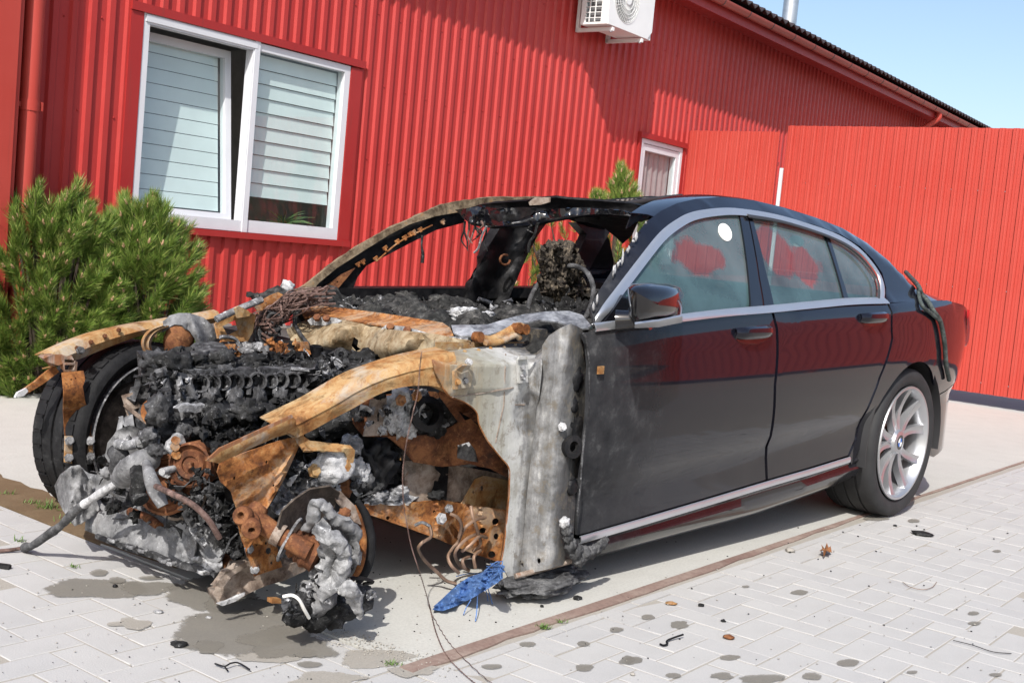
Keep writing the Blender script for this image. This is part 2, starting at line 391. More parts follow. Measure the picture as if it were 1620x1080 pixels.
# ================================================================== BUILDING
P0 = Vector((-2.483, 7.4, 0)); WD = Vector((.589, .808, 0)).normalized(); WN = Vector((WD.y, -WD.x, 0))
bm_ = Matrix((WD, -WN, (0, 0, 1))).transposed().to_4x4(); bm_.translation = P0
bld = empty('red_building', 'long red metal-clad building with a white window, brown gutter and dark roof', 'building', bm_)
PER = .125
def rib(s):                                                    # outward depth of the trapezoid profile
    f = (s/PER) % 1.0
    if f < .10: return .019*f/.10
    if f < .40: return .019
    if f < .50: return .019*(.5-f)/.1
    return 0
def sheet(name, s0, s1, z0, z1, parent, mat, rib=rib, base=0.0, per=PER):
    ks = {s0, s1}
    k = math.floor(s0/per) - 1
    while k*per < s1 + per:
        for f in (0, .10, .40, .50):
            s = (k+f)*per
            if s0 + .002 < s < s1 - .002: ks.add(s)
        k += 1
    ks = sorted(ks); rows = []
    for z in (z0, z1): rows.append([(s, -(base + rib(s + 1e-6 if s < s1 else s - 1e-6)), z) for s in ks])
    m_ = MB(); m_.grid(rows, th=.0015); return obj(name, m_, mat, parent)
EAVE = 3.85; PLH = .36
s = -.80; WIN = (0.0, 1.823, 1.016, 2.315); SW = (6.14, 7.045, 1.05, 2.339)
def seams(a, b_):
    out = [a]; k = math.ceil((a+.01)/1.125)
    while k*1.125 < b_ - .05: out.append(k*1.125); k += 1
    return out + [b_]
def sheets_between(a, b_, z0, z1):
    ss = seams(a, b_)
    for k in range(len(ss)-1): sheet('cladding_sheet', ss[k], ss[k+1] + (.012 if k < len(ss)-2 else 0), z0, z1, bld, M['wall'], base=.0016*(k % 2))
sheets_between(-.92, WIN[0]-.04, PLH, EAVE)
sheets_between(WIN[0]-.04, WIN[1]+.04, PLH, WIN[2]-.01); sheets_between(WIN[0]-.04, WIN[1]+.04, WIN[3]+.01, EAVE)
sheets_between(WIN[1]+.04, SW[0]-.03, PLH, EAVE)
sheets_between(SW[0]-.03, SW[1]+.03, PLH, SW[2]-.01); sheets_between(SW[0]-.03, SW[1]+.03, SW[3]+.01, EAVE)
sheets_between(SW[1]+.03, 24, PLH, EAVE)
mb = MB(); mb.box((-3, .02, -.1), (24, .3, PLH)); mb.box((-3, -.012, PLH-.02), (24, .02, PLH+.01)); obj('plinth', mb, simple('concrete_plinth', (.26, .24, .22), .9, bmp=.3), bld)
mb = MB(); mb.box((-3, .06, PLH), (24, .24, .95)); mb.box((-3, .06, 2.36), (24, .24, EAVE)); mb.box((-3, .06, .95), (-.06, .24, 2.36)); mb.box((1.9, .06, .95), (6.1, .24, 2.36)); mb.box((7.1, .06, .95), (24, .24, 2.36))
obj('inner_wall', mb, M['dark_in'], bld)
mb = MB(); mb.box((-3, 4, -.05), (24, 4.1, 4)); mb.box((-3, .3, 2.75), (24, 4, 2.8)); mb.box((-3, .3, .0), (24, 4, .02)); mb.box((3.2, .25, 0), (3.25, 4, 2.75)); obj('room', mb, M['dark_in'], bld)
# screws
mb = MB()
k = 0
for row, zz in enumerate((.55, 1.1, 1.65, 2.2, 2.75, 3.3)):
    for i in range(-6, 120):
        s_ = (i + .75)*PER
        if (i + row) % 2 and s_ < 9: continue
        if s_ > 14 or (-.12 < s_ < 1.97 and .93 < zz < 2.42) or (6.05 < s_ < 7.1 and zz < 2.4 and zz > 1): continue
        mb.lathe([(.0075, 0), (.0075, .003), (.004, .0065), (.0005, .0065)], (s_, 0, zz + .02*((i*37) % 5 - 2)/2), (0, -1, 0), 6)
tag(obj('screw', mb, M['trim'], bld), kind='stuff')
# corner block at the left with its downpipe
mb = MB(); mb.box((-3.0, -.22, -.05), (-.93, .3, 4.4)); mb.box((-.93, -.205, 0), (-.90, .05, 4.4)); obj('corner_block', mb, M['fence'], bld)
dp = MB(); dp.tube([(-.795, -.13, .08), (-.795, -.13, 4.2)], .054, 18)
dpo = obj('downpipe', dp, M['fence'], bld, 40)
for zz in (1.62, 3.3, .6):
    mb = MB(); mb.lathe([(.055, -.03), (.059, -.03), (.059, .03), (.055, .03)], (-.795, -.13, zz), (0, 0, 1), 18); mb.box((-.91, -.142, zz-.014), (-.845, -.122, zz+.014)); mb.box((-.746, -.17, zz-.025), (-.731, -.12, zz+.025)); obj('pipe_clip', mb, M['fence'], dpo, 40)
# eave: soffit board, fascia, gutter with brackets, roof sheet edge
mb = MB(); mb.box((-.895, -.36, EAVE-.03), (26, .05, EAVE)); mb.box((-.895, -.362, EAVE-.10), (26, -.342, EAVE+.09)); obj('soffit', mb, M['trim'], bld)
mb = MB(); prof = [(-.365 - .0525 + .0525*math.cos(R_(a)), EAVE+.045 + .062*math.sin(R_(a))) for a in range(180, 361, 15)]
mb.grid([[(s_, y, z) for y, z in prof] for s_ in (-.895, 26)], th=.003)
gut = obj('gutter', mb, M['gutter'], bld, 40)
for i in range(40):
    s_ = 6.2 + i*.62
    if s_ > 26: break
    mb = MB(); p2 = [(-.365 - .0525 + .0565*math.cos(R_(a)), EAVE+.045 + .066*math.sin(R_(a))) for a in range(180, 361, 20)]
    mb.grid([[(s_ + ds, y, z) for y, z in p2] for ds in (0, .012)], th=.002); obj('gutter_bracket', mb, M['dark_plastic'], gut)
mb = MB(); mb.tube(crom([(14.6, -.40, EAVE), (14.6, -.40, EAVE-.10), (14.5, -.2, EAVE-.28), (14.45, -.06, EAVE-.36), (14.45, -.06, EAVE-.8), (14.45, -.06, .3)], 6), .045, 12); obj('downpipe', mb, M['fence'], bld, 40)
mb = MB(); rows = []
for k in range(2):
    y, z = (-.46, EAVE+.115) if k == 0 else (6, EAVE+.115+6.46*.30)
    rows.append([(s_*.0415, y, z + .024*abs((s_ % 4) - 2)) for s_ in range(-20, 640)])
mb.grid(rows, th=.012); obj('roof', mb, M['roof'], bld)
mb = MB(); mb.lathe([(.125, 0), (.125, 3.2), (.131, 3.2), (.131, 3.26), (.125, 3.26), (.125, 6)], (13.88, 2.0, EAVE+.4), (0, 0, 1), 32); obj('chimney_flue', mb, M['galv'], bld, 40)
# window trims
mb = MB()
mb.box((-.098, -.030, .99), (-.004, .0, 2.31)); mb.box((1.828, -.030, .99), (1.945, 0, 2.30)); mb.box((1.945, -.024, .99), (1.962, .0, 2.30))
mb.box((-.10, -.042, 2.312), (1.965, 0, 2.365)); mb.box((-.02, -.055, .965), (1.94, .02, 1.008)); obj('window_trim', mb, M['trim'], bld)
mb = MB(); mb.box((6.09, -.045, 2.342), (7.10, 0, 2.40)); mb.box((7.047, -.028, 1.0), (7.10, 0, 2.342)); mb.box((6.09, -.028, 1.0), (6.137, 0, 2.342)); mb.box((6.1, -.05, .99), (7.1, .02, 1.045)); obj('window_trim', mb, M['trim'], bld)
def frame(mb, s0, s1, z0, z1, w_, y0, y1, wb=None, wt=None):
    wb = wb or w_; wt = wt or w_
    mb.box((s0, y0, z0), (s0+w_, y1, z1)); mb.box((s1-w_, y0, z0), (s1, y1, z1))
    mb.box((s0+w_, y0, z0), (s1-w_, y1, z0+wb)); mb.box((s0+w_, y0, z1-wt), (s1-w_, y1, z1))
mb = MB(); mb.box((0, -.025, 1.012), (.045, .05, 2.312)); mb.box((.885, -.025, 1.012), (.912, .05, 2.312)); mb.box((.045, -.025, 1.012), (.885, .05, 1.087)); mb.box((.045, -.025, 2.25), (.885, .05, 2.312)); mb.box((.914, -.022, 1.010), (.944, .05, 2.305)); mb.box((1.770, -.022, 1.010), (1.825, .05, 2.305)); mb.box((.944, -.022, 1.010), (1.770, .05, 1.095)); mb.box((.944, -.022, 2.255), (1.770, .05, 2.305))
win = obj('window', mb, M['white'], bld)
mb = MB(); mb.box((.893, -.032, 1.01), (.938, -.0225, 2.312)); mb.box((.012, -.034, 2.262), (.915, -.0255, 2.304)); obj('mullion_cover', mb, M['white'], win)
# left light: the sash stands tilted inwards at the top
tilt = math.tan(R_(6.5)); mb = MB()
def tl(s_, y, z): return (s_, y + (z-1.08)*tilt, z)
def tbox(a, b_):
    x0, y0, z0 = a; x1, y1, z1 = b_
    mb.add([tl(x0,y0,z0), tl(x1,y0,z0), tl(x1,y1,z0), tl(x0,y1,z0), tl(x0,y0,z1), tl(x1,y0,z1), tl(x1,y1,z1), tl(x0,y1,z1)], [(0,3,2,1),(4,5,6,7),(0,1,5,4),(1,2,6,5),(2,3,7,6),(3,0,4,7)])
tbox((.03, .03, 1.075), (.075, .085, 2.235)); tbox((.795, .03, 1.075), (.845, .085, 2.235)); tbox((.075, .03, 1.075), (.795, .085, 1.125)); tbox((.075, .03, 2.18), (.795, .085, 2.235))
sash = obj('sash', mb, M['white'], win)
mb = MB(); mb.add([tl(.07, .055, 1.12), tl(.80, .055, 1.12), tl(.80, .055, 2.185), tl(.07, .055, 2.185)], [(0, 1, 2, 3)]); obj('pane', mb, M['pane'], win)
mb = MB(); mb.add([(.94, .012, 1.09), (1.775, .012, 1.09), (1.775, .012, 2.26), (.94, .012, 2.26)], [(0, 1, 2, 3)]); obj('pane', mb, M['pane'], win)
def slat(s0, s1, z, y, dz=0):
    m_ = MB(); m_.prism([(s0, y, z), (s1, y, z+dz), (s1, y+.012, z+.094+dz), (s0, y+.012, z+.094)], (0, .004, 0)); return obj('blind_slat', m_, M['blind'], win)
for i in range(10): slat(.950, 1.765, 1.262 + i*.0985, .05)
for i in range(11): slat(.10, .78, 1.135 + i*.0985, .09 + (1.135 + i*.0985 - 1.08)*tilt)
mb = MB(); mb.box((.97, .02, 1.0), (1.8, .3, 1.03)); mb.box((0, .1, 1.0), (.9, .3, 1.03)); obj('inner_sill', mb, M['white'], win)
mb = MB(); frame(mb, SW[0], SW[1], SW[2], SW[3], .045, -.02, .06, .07); frame(mb, SW[0]+.05, SW[1]-.05, SW[2]+.075, SW[3]-.05, .065, -.008, .06); w2 = obj('window', mb, M['white'], bld)
mb = MB(); mb.add([(SW[0]+.1, .01, SW[2]+.1), (SW[1]-.1, .01, SW[2]+.1), (SW[1]-.1, .01, SW[3]-.1), (SW[0]+.1, .01, SW[3]-.1)], [(0, 1, 2, 3)]); obj('pane', mb, M['pane'], w2)
mb = MB(); mb.grid([[(SW[0]+.1+i*.02, .07+.012*math.sin(i*1.1), z) for i in range(36)] for z in (SW[2]+.1, SW[3]-.08)]); obj('curtain', mb, simple('lilac_grey_curtain', (.40, .33, .34), .85), w2, 60)
# houseplant on the inner sill
def WP(s, y, z): return bm_ @ Vector((s, y, z))
hp = empty('houseplant', 'spiky green houseplant in a small pot behind the right window pane', 'houseplant', Matrix.Translation(WP(1.45, .16, 1.032)))
mb = MB(); mb.lathe([(.0, 0), (.042, 0), (.055, .06), (.058, .06), (.05, .055), (0, .05)], (0, 0, 0), (0, 0, 1), 16); obj('pot', mb, M['clay'], hp, 40)
mb = MB(); rg = random.Random(5)
for i in range(34):
    a = rg.uniform(0, 6.28); L = rg.uniform(.12, .25); e = rg.uniform(.2, 1.2); d = Vector((math.cos(a), math.sin(a), 0)); pts = [Vector((0, 0, .05)) + d*L*t_*math.cos(e*(1-.4*t_)) + Vector((0, 0, 1))*L*(math.sin(e)*t_ - .35*t_*t_) for t_ in (0, .35, .7, 1)]
    mb.tube(pts, [.005, .006, .004, .0008], 4)
obj('foliage', mb, M['leaf'], hp, 60)
# ================================================================== AIR CONDITIONER on the wall
acm = bm_ @ Matrix.Translation((4.64, 0, 3.19))
ac = empty('air_conditioner', 'white outdoor air conditioner unit on wall brackets under the eave', 'air conditioner', acm)
aw, ad0, ad1, ah = .80, -.13, -.43, .56                       # local: x along wall, -y outwards
mb = MB(); mb.box((0, ad1+.012, 0), (aw, ad0, .02)); mb.box((0, ad1+.012, ah-.02), (aw, ad0, ah)); mb.box((aw-.02, ad1+.012, .02), (aw, ad0, ah-.02)); mb.box((0, ad1+.012, .02), (.02, ad1+.08, ah-.02)); mb.box((0, ad0-.05, .02), (.02, ad0, ah-.02)); mb.box((.02, ad0-.02, .02), (aw-.02, ad0, ah-.02))
fc = (.30, .285); fr = .225
k = 32; outer = []
for i in range(k):                                             # front plate with a round fan opening
    th = 2*math.pi*i/k; c_, s_ = math.cos(th), math.sin(th); sc_ = min((aw - fc[0] if c_ > 0 else fc[0])/max(abs(c_), 1e-6), (ah - fc[1] if s_ > 0 else fc[1])/max(abs(s_), 1e-6))
    outer.append((fc[0] + c_*sc_, fc[1] + s_*sc_))
vs = [(x, ad1, z) for x, z in outer] + [(fc[0] + fr*math.cos(2*math.pi*i/k), ad1, fc[1] + fr*math.sin(2*math.pi*i/k)) for i in range(k)] + [(fc[0] + (fr-.012)*math.cos(2*math.pi*i/k), ad1+.06, fc[1] + (fr-.012)*math.sin(2*math.pi*i/k)) for i in range(k)] + [(x, ad1+.0125, z) for x, z in outer]
fs = []
for i in range(k):
    j = (i+1) % k; fs += [(i, j, k+j, k+i), (k+i, k+j, 2*k+j, 2*k+i), (3*k+j, 3*k+i, i, j) if False else (i, 3*k+i, 3*k+j, j)]
mb.add(vs, fs); M['acwhite'] = simple('ac_white_enamel', (.72, .73, .72), .4, var=.05, vscale=3)
obj('casing', mb, M['acwhite'], ac)
mb = MB()
for r_ in (.06, .10, .14, .175, .205, .222): mb.tube([(fc[0] + r_*math.cos(2*math.pi*i/32), ad1-.012+.01*(r_/.22)**2, fc[1] + r_*math.sin(2*math.pi*i/32)) for i in range(32)], .0028, 5, closed=True)
for i in range(40):
    th = 2*math.pi*i/40; mb.tube([(fc[0] + r_*math.cos(th+.25*(1-r_/.22)), ad1-.012+.01*(r_/.22)**2, fc[1] + r_*math.sin(th+.25*(1-r_/.22))) for r_ in (.05, .14, .226)], .0026, 4)
mb.lathe([(0, 0), (.052, 0), (.055, .008), (.055, .012)], (fc[0], ad1-.02, fc[1]), (0, 1, 0), 20); obj('fan_guard', mb, M['acwhite'], ac, 40)
mb = MB()
for i in range(3):
    th = 2*math.pi*i/3; u1 = Vector((math.cos(th), 0, math.sin(th))); v1 = Vector((-math.sin(th), 0, math.cos(th))); c0 = Vector((fc[0], ad1+.08, fc[1]))
    mb.grid([[c0 + u1*.03 - v1*.03, c0 + u1*.03 + v1*.04 + Vector((0, .03, 0))], [c0 + u1*.2 - v1*.08, c0 + u1*.2 + v1*.09 + Vector((0, .05, 0))]], th=.004)
mb.lathe([(0, -.02), (.05, -.02), (.05, .05), (0, .05)], (fc[0], ad1+.09, fc[1]), (0, 1, 0), 16); obj('fan', mb, simple('grey_fan', (.45, .46, .47), .5), ac, 40)
mb = MB()
for i in range(10): mb.box((-.004, ad1+.08, .055 + i*.05), (.008, ad0-.05, .061 + i*.05))
for yy in (ad1+.14, ad1+.2): mb.box((-.006, yy, .02), (.004, yy+.008, ah-.02))
obj('side_grille', mb, M['acwhite'], ac)
mb = MB(); mb.box((.03, ad1+.09, .02), (.04, ad0-.06, ah-.02)); obj('heat_exchanger', mb, simple('dark_fins', (.12, .12, .125), .6), ac)
for x in (.09, .62):
    mb = MB(); mb.box((x, -.43, -.045), (x+.035, -.022, -.012)); mb.box((x, -.055, -.042), (x+.035, -.0215, .36)); mb.bar((x+.017, -.36, -.02), (x+.017, -.06, -.02), .02, .02); obj('bracket', mb, M['acwhite'], ac)
    mb = MB(); mb.lathe([(0, 0), (.016, 0), (.016, .02), (0, .02)], (x+.017, -.40, -.055), (0, 0, 1), 10); obj('bolt', mb, M['galv'], ac, 40)
# ================================================================== FENCE
F0 = Vector((4.352, 11.194, 0)); FD = Vector((.791, -.612, 0)).normalized(); FN = Vector((-.612, -.791, 0)).normalized()
fm = Matrix((FD, -FN, (0, 0, 1))).transposed().to_4x4(); fm.translation = F0
def frib(s):
    f = (s/PER + .64) % 1.0
    if f < .42: return .019
    if f < .445: return .019*(.445-f)/.025
    if f < .915: return .0
    if f < .925: return -.012*(f-.915)/.01
    if f < .955: return -.012
    if f < .965: return -.012*(.965-f)/.01
    return .019*(f-.965)/.035
def fsheet(s0, s1, z0, z1, parent, base=0):
    ks = {s0, s1}; k = math.floor(s0/PER) - 2
    while k*PER < s1 + PER:
        for f in (0, .18, .24, .30, .42, .445, .62, .66, .70, .915, .925, .955, .965):
            s_ = (k + f - .64)*PER
            if s0+.002 < s_ < s1-.002: ks.add(s_)
        k += 1
    ks = sorted(ks)
    def dep(s_):
        f = (s_/PER + .64) % 1.0
        return frib(s_) + (.004 if .23 < f < .25 or .65 < f < .67 else 0)
    m_ = MB(); m_.grid([[(s_, -(base + dep(s_ + 1e-6)), z) for s_ in ks] for z in (z0, z1)], th=.001)
    return obj('fence_sheet', m_, M['fence'], parent)
def fence(s0, s1, ztop, label):
    e = empty('metal_fence', label, 'fence', fm @ Matrix.Translation((s0, 0, 0)), 'sections of red metal fence')
    e2 = Matrix.Translation((-s0, 0, 0)); ss = [s0]; k = math.ceil((s0+.05)/1.125)
    while k*1.125 < s1-.05: ss.append(k*1.125); k += 1
    ss.append(s1)
    for k in range(len(ss)-1):
        o = fsheet(ss[k], ss[k+1]+(.01 if k < len(ss)-2 else 0), .118, ztop, e, .0012*(k % 2)); o.matrix_local = e2
    for zz in (.4, 1.3, 2.2):
        m_ = MB(); m_.box((s0+.003, .003, zz), (s1-.003, .043, zz+.04)); o = obj('rail', m_, M['trim'], e); o.matrix_local = e2
    x = s0 + .5
    while x < s1:
        m_ = MB(); m_.box((x, .0435, -.07), (x+.06, .1035, ztop-.05)); o = obj('post', m_, M['trim'], e); o.matrix_local = e2; x += 2.5
    m_ = MB(); i = math.ceil((s0+.1)/PER)
    while (i*PER) < s1-.05:
        for r_, zz in enumerate((.22, 1.1, 2.03)):
            if (i + r_) % 2 == 0:
                s_ = (i - .70)*PER
                if s_ > s0: m_.lathe([(.007, 0), (.007, .003), (.004, .006), (.0005, .006)], (s_, 0, zz), (0, -1, 0), 6)
        i += 1
    o = obj('screw', m_, M['galv'], e); o.matrix_local = e2; tag(o, kind='stuff')
    return e
fence(-3.31, -2.185, 2.555, 'short lower section of red ribbed metal fence beside the small window')
fence(-2.105, 14, 2.62, 'long tall red ribbed metal fence behind the black car')
mb = MB(); mb.box((-2.165, .03, -.07), (-2.125, .07, 2.18)); wp = obj('fence_post', mb, M['white']); wp.matrix_world = fm; tag(wp, 'thin white post in the gap between the two red fence sections', 'post')

# ================================================================== PINES
mt, t, b = newmat('pine_needles'); ge = t.nodes.new('ShaderNodeNewGeometry')
t.links.new(ramp(t, ge.outputs['Random Per Island'], [(0, (.04, .085, .014)), (.35, (.10, .185, .028)), (.72, (.20, .29, .048)), (1, (.34, .36, .11))]), b.inputs['Base Color'])
b.inputs['Roughness'].default_value = .45; b.inputs['Specular IOR Level'].default_value = .35
M['needle'] = mt
M['bark'] = simple('pine_bark', (.05, .035, .024), .9, bmp=.4, bscale=30)
M['bud'] = simple('pine_bud', (.50, .30, .19), .7)
def shoot(mb, bud, base, tip, rg, n=110, nl=.06):
    """one pine shoot: needles all along, flaring forward, with a bud at the tip"""
    base, tip = Vector(base), Vector(tip); ax = tip - base; L = ax.length; ax.normalize(); a = ax.orthogonal().normalized(); b_ = ax.cross(a)
    for i in range(n):
        f = rg.random()**.8; th = rg.uniform(0, 6.283); e = R_(rg.uniform(18, 60))*(1.15 - .5*f); l_ = nl*rg.uniform(.75, 1.2)
        rd = a*math.cos(th) + b_*math.sin(th); d = (ax*math.cos(e) + rd*math.sin(e)); p = base + ax*L*f; d2 = (d*.8 + ax*.35 + Vector((0, 0, -.06))).normalized()
        wv = d.cross(Vector((rg.uniform(-1, 1), rg.uniform(-1, 1), rg.uniform(-1, 1)))).normalized()*.0010
        m1 = p + d*l_*.55; e1 = m1 + d2*l_*.5
        mb.add([p - wv, p + wv, m1 + wv*1.1, m1 - wv*1.1, e1], [(0, 1, 2, 3), (3, 2, 4)])
    if rg.random() < .45: return
    bud.lathe([(.0065, 0), (.0075, .012), (.004, .028), (.0005, .036)], tip - ax*.005, ax, 6)
    for k in range(3):
        th = 2.1*k + rg.random(); bud.lathe([(.004, 0), (.0045, .008), (.0005, .02)], tip - ax*.004, ax + (a*math.cos(th)+b_*math.sin(th))*.8, 5)
def pine(label, base, crown, n, seed, L=(.14, .25), nl=.070, nn=260):
    """crown(rg) -> (tip, growth direction) of one shoot, in world space"""
    rg = random.Random(seed); base = Vector(base); e = empty('pine_shrub', label, 'pine shrub', Matrix.Translation(base), 'pine shrubs along the red wall')
    mb, bud, st = MB(), MB(), MB()
    for i in range(n):
        tip, d, fr = crown(rg, i); tip = tip - base; l_ = rg.uniform(*L)*fr; b0 = tip - d*l_
        shoot(mb, bud, b0, tip, rg, int(nn*fr), nl*rg.uniform(.85, 1.15))
        if i % 4 == 0:
            r0 = Vector((b0.x*.2, b0.y*.2, 0)); m1 = Vector((b0.x*.55, b0.y*.55, b0.z*.45)); st.tube(crom([r0, m1, b0, tip], 4), [.012]*4 + [.008]*4 + [.004]*5, 5)
    obj('crown', mb, M['needle'], e, fix=False); obj('bud', bud, M['bud'], e, 50); obj('trunk', st, M['bark'], e, 50)
    return e
def mound(c, rx, ry, rz, lumps=.22, sd=0, low=.02):
    c = Vector(c)
    def f(rg, i):
        th = rg.uniform(0, 6.283); z = rg.random()**1.3; q = rg.random()
        k = (1 + lumps*noise.noise((math.cos(th)*1.6+sd, math.sin(th)*1.6, z*2.4)))*(1 if q < .6 else .62 + .38*q)
        r_ = math.sqrt(max(.0, 1 - (max(0, z-.30)/.70)**2.2))*(.80 + .2*min(1, z/.3))
        P = Vector((c.x + math.cos(th)*rx*k*r_, c.y + math.sin(th)*ry*k*r_, low + (rz-low)*z*(.55+.45*k)))
        out = Vector((math.cos(th)*r_, math.sin(th)*r_, 0)); d = out*1.0 + Vector((0, 0, .40 + .9*z)) + Vector((rg.uniform(-.35, .35), rg.uniform(-.35, .35), rg.uniform(-.1, .2))); return P, d.normalized(), rg.uniform(.8, 1.2)
    return f
pine('wide bushy green pine shrub at the left edge under the window, behind the car', (-2.66, 6.72, -.07), mound((-2.70, 6.75, 0), .51, .46, 1.17, .17, 1), 520, 3)
pine('rounded green pine shrub between the window and the car\'s front wheel', (-2.10, 6.98, -.07), mound((-2.23, 7.0, 0), .36, .38, 1.18, .17, 5), 470, 4)
# ================================================================== BURNT CAR: materials
def burnt(name, stops, scale=6, rough=.75, metal=0.0, bmp=.5, bscale=50, streak=None, spots=None, seed=0, bdist=.006, pale=None):
    mt, t, b = newmat(name); v = coords(t); mp = t.nodes.new('ShaderNodeMapping'); mp.inputs['Location'].default_value = (seed*1.7, seed*.9, seed*2.3); t.links.new(v, mp.inputs[0]); v = mp.outputs[0]
    n = mixc(t, .45, nz(t, scale, 8, .7, v, .6), nz(t, scale*4.3, 8, .75, v, .4)); n = math_(t, 'ADD', math_(t, 'MULTIPLY', math_(t, 'SUBTRACT', n, .5), 1.9), .5); c = ramp(t, n, stops)
    if streak:
        m2 = t.nodes.new('ShaderNodeMapping'); m2.inputs['Scale'].default_value = (14, 14, 1.1); t.links.new(v, m2.inputs[0])
        c = mixc(t, ramp(t, nz(t, 1.6, 6, .65, m2.outputs[0]), [(streak[1], g1(0)), (streak[2], g1(streak[3]))]), c, streak[0])
    fine = nz(t, 62, 7, .75, v)
    fine = math_(t, 'ADD', math_(t, 'MULTIPLY', math_(t, 'SUBTRACT', fine, .5), 1.9), .5)
    so_ = math_(t, 'ADD', math_(t, 'MULTIPLY', math_(t, 'SUBTRACT', nz(t, 13, 8, .75, v, .8), .5), 1.6), .5); c = mixc(t, ramp(t, so_, [(.52, g1(0)), (.70, g1(.62))]), c, tuple(k*.22 for k in stops[1][1]))
    if spots: c = mixc(t, ramp(t, fine, [(spots[1], g1(0)), (spots[2], g1(spots[3]))]), c, spots[0])
    if pale: c = mixc(t, ramp(t, math_(t, 'ADD', math_(t, 'MULTIPLY', math_(t, 'SUBTRACT', nz(t, pale[1], 8, .72, v, .7), .5), 1.7), .5), [(.52, g1(0)), (.72, g1(pale[2]))]), c, pale[0])
    t.links.new(c, b.inputs['Base Color']); b.inputs['Metallic'].default_value = metal
    t.links.new(ramp(t, n, [(.3, g1(max(.1, rough-.12))), (.7, g1(min(1, rough+.12)))]), b.inputs['Roughness'])
    b.inputs['Specular IOR Level'].default_value = .2
    bump(t, b, mixc(t, .5, nz(t, bscale, 6, .7, v), fine), bmp*.7, min(bdist, .006)); return mt
M['rust'] = burnt('orange_rusted_steel', [(.28, (.07, .028, .014)), (.42, (.20, .075, .025)), (.55, (.33, .14, .045)), (.68, (.42, .24, .10)), (.8, (.30, .11, .04))], 7, .85, spots=((.09, .04, .02), .60, .70, .8), pale=((.30, .25, .20), 7, .6))
M['rustdark'] = burnt('brown_rusted_steel', [(.3, (.045, .02, .012)), (.5, (.13, .05, .024)), (.65, (.22, .095, .04)), (.8, (.11, .045, .03))], 8, .8, seed=2, spots=((.30, .15, .07), .62, .75, .6))
M['tan'] = burnt('burnt_tan_steel', [(.26, (.13, .05, .018)), (.38, (.27, .125, .042)), (.54, (.36, .22, .098)), (.68, (.39, .285, .155)), (.82, (.23, .135, .07))], 4.5, .72, seed=4, pale=((.36, .33, .28), 5, .75), spots=((.22, .09, .03), .60, .72, .7))
M['pale_plain'] = burnt('scorched_pale_panel', [(.25, (.20, .19, .16)), (.40, (.33, .32, .27)), (.55, (.43, .42, .36)), (.68, (.47, .44, .36)), (.82, (.34, .27, .17))], 3.2, .7, seed=6, streak=((.60, .60, .58), .52, .70, .75), spots=((.14, .13, .12), .62, .76, .5))
mt, t, b = newmat('scorched_grey_pillar'); v = coords(t); sp = t.nodes.new('ShaderNodeSeparateXYZ'); t.links.new(v, sp.inputs[0])
st2 = nz(t, 1.7, 7, .68, coords(t, 'Object', (16, 16, 1.3)), .4); n1 = nz(t, 7, 7, .7, v); gr = math_(t, 'ADD', math_(t, 'MULTIPLY', math_(t, 'SUBTRACT', sp.outputs[0], .42), 3.4), math_(t, 'MULTIPLY', math_(t, 'SUBTRACT', n1, .5), .5))
c = ramp(t, math_(t, 'ADD', gr, math_(t, 'MULTIPLY', math_(t, 'SUBTRACT', st2, .5), 1.3)), [(0, (.33, .32, .28)), (.16, (.40, .39, .36)), (.28, (.48, .48, .465)), (.40, (.22, .22, .22)), (.52, (.36, .36, .355)), (.62, (.10, .10, .10)), (.8, (.04, .04, .042)), (1, (.02, .02, .02))])
c = mixc(t, ramp(t, nz(t, 40, 6, .7, v), [(.56, g1(0)), (.7, g1(.5))]), c, (.30, .30, .30)); t.links.new(c, b.inputs['Base Color']); b.inputs['Roughness'].default_value = .75; bump(t, b, nz(t, 45, 6, .7, v), .6, .006); M['pillar'] = mt
M['ash'] = burnt('ashy_melted_aluminium', [(.28, (.045, .045, .048)), (.42, (.12, .12, .125)), (.55, (.21, .21, .215)), (.68, (.33, .33, .335)), (.8, (.17, .165, .16))], 9, .85, seed=10, spots=((.58, .58, .59), .60, .72, .8), bmp=.9, bscale=70, bdist=.012)
M['ashsheet'] = burnt('dull_ashy_sheet', [(.28, (.075, .075, .078)), (.42, (.14, .14, .143)), (.56, (.20, .20, .203)), (.7, (.28, .28, .283)), (.85, (.12, .118, .115))], 6, .8, seed=11, spots=((.50, .50, .51), .66, .80, .6), bmp=.45, bscale=50)
M['whiteash'] = burnt('white_ash', [(.3, (.20, .20, .205)), (.5, (.42, .42, .425)), (.7, (.60, .60, .605)), (.85, (.30, .295, .29))], 12, .95, seed=12, bmp=1, bscale=60, bdist=.015, spots=((.12, .12, .12), .64, .72, .8))
M['char'] = burnt('charred_black_residue', [(.3, (.006, .006, .006)), (.5, (.017, .017, .017)), (.66, (.045, .045, .046)), (.8, (.10, .10, .10))], 10, .8, seed=14, bmp=1, bscale=55, bdist=.03, spots=((.22, .22, .22), .66, .76, .6))
M['engine'] = burnt('scorched_engine_alloy', [(.3, (.014, .014, .015)), (.45, (.038, .038, .04)), (.60, (.085, .085, .088)), (.74, (.17, .17, .176)), (.86, (.06, .06, .06))], 11, .7, seed=16, bmp=.9, bscale=60, bdist=.012, spots=((.34, .34, .35), .68, .80, .6))
mt, t, b = newmat('scorched_pale_panel'); v = coords(t); sp = t.nodes.new('ShaderNodeSeparateXYZ'); t.links.new(v, sp.inputs[0])
n1 = nz(t, 5, 8, .72, v, .5); n2 = nz(t, 24, 8, .75, v); st2 = nz(t, 1.8, 7, .68, coords(t, 'Object', (15, 15, 1.2)), .4)
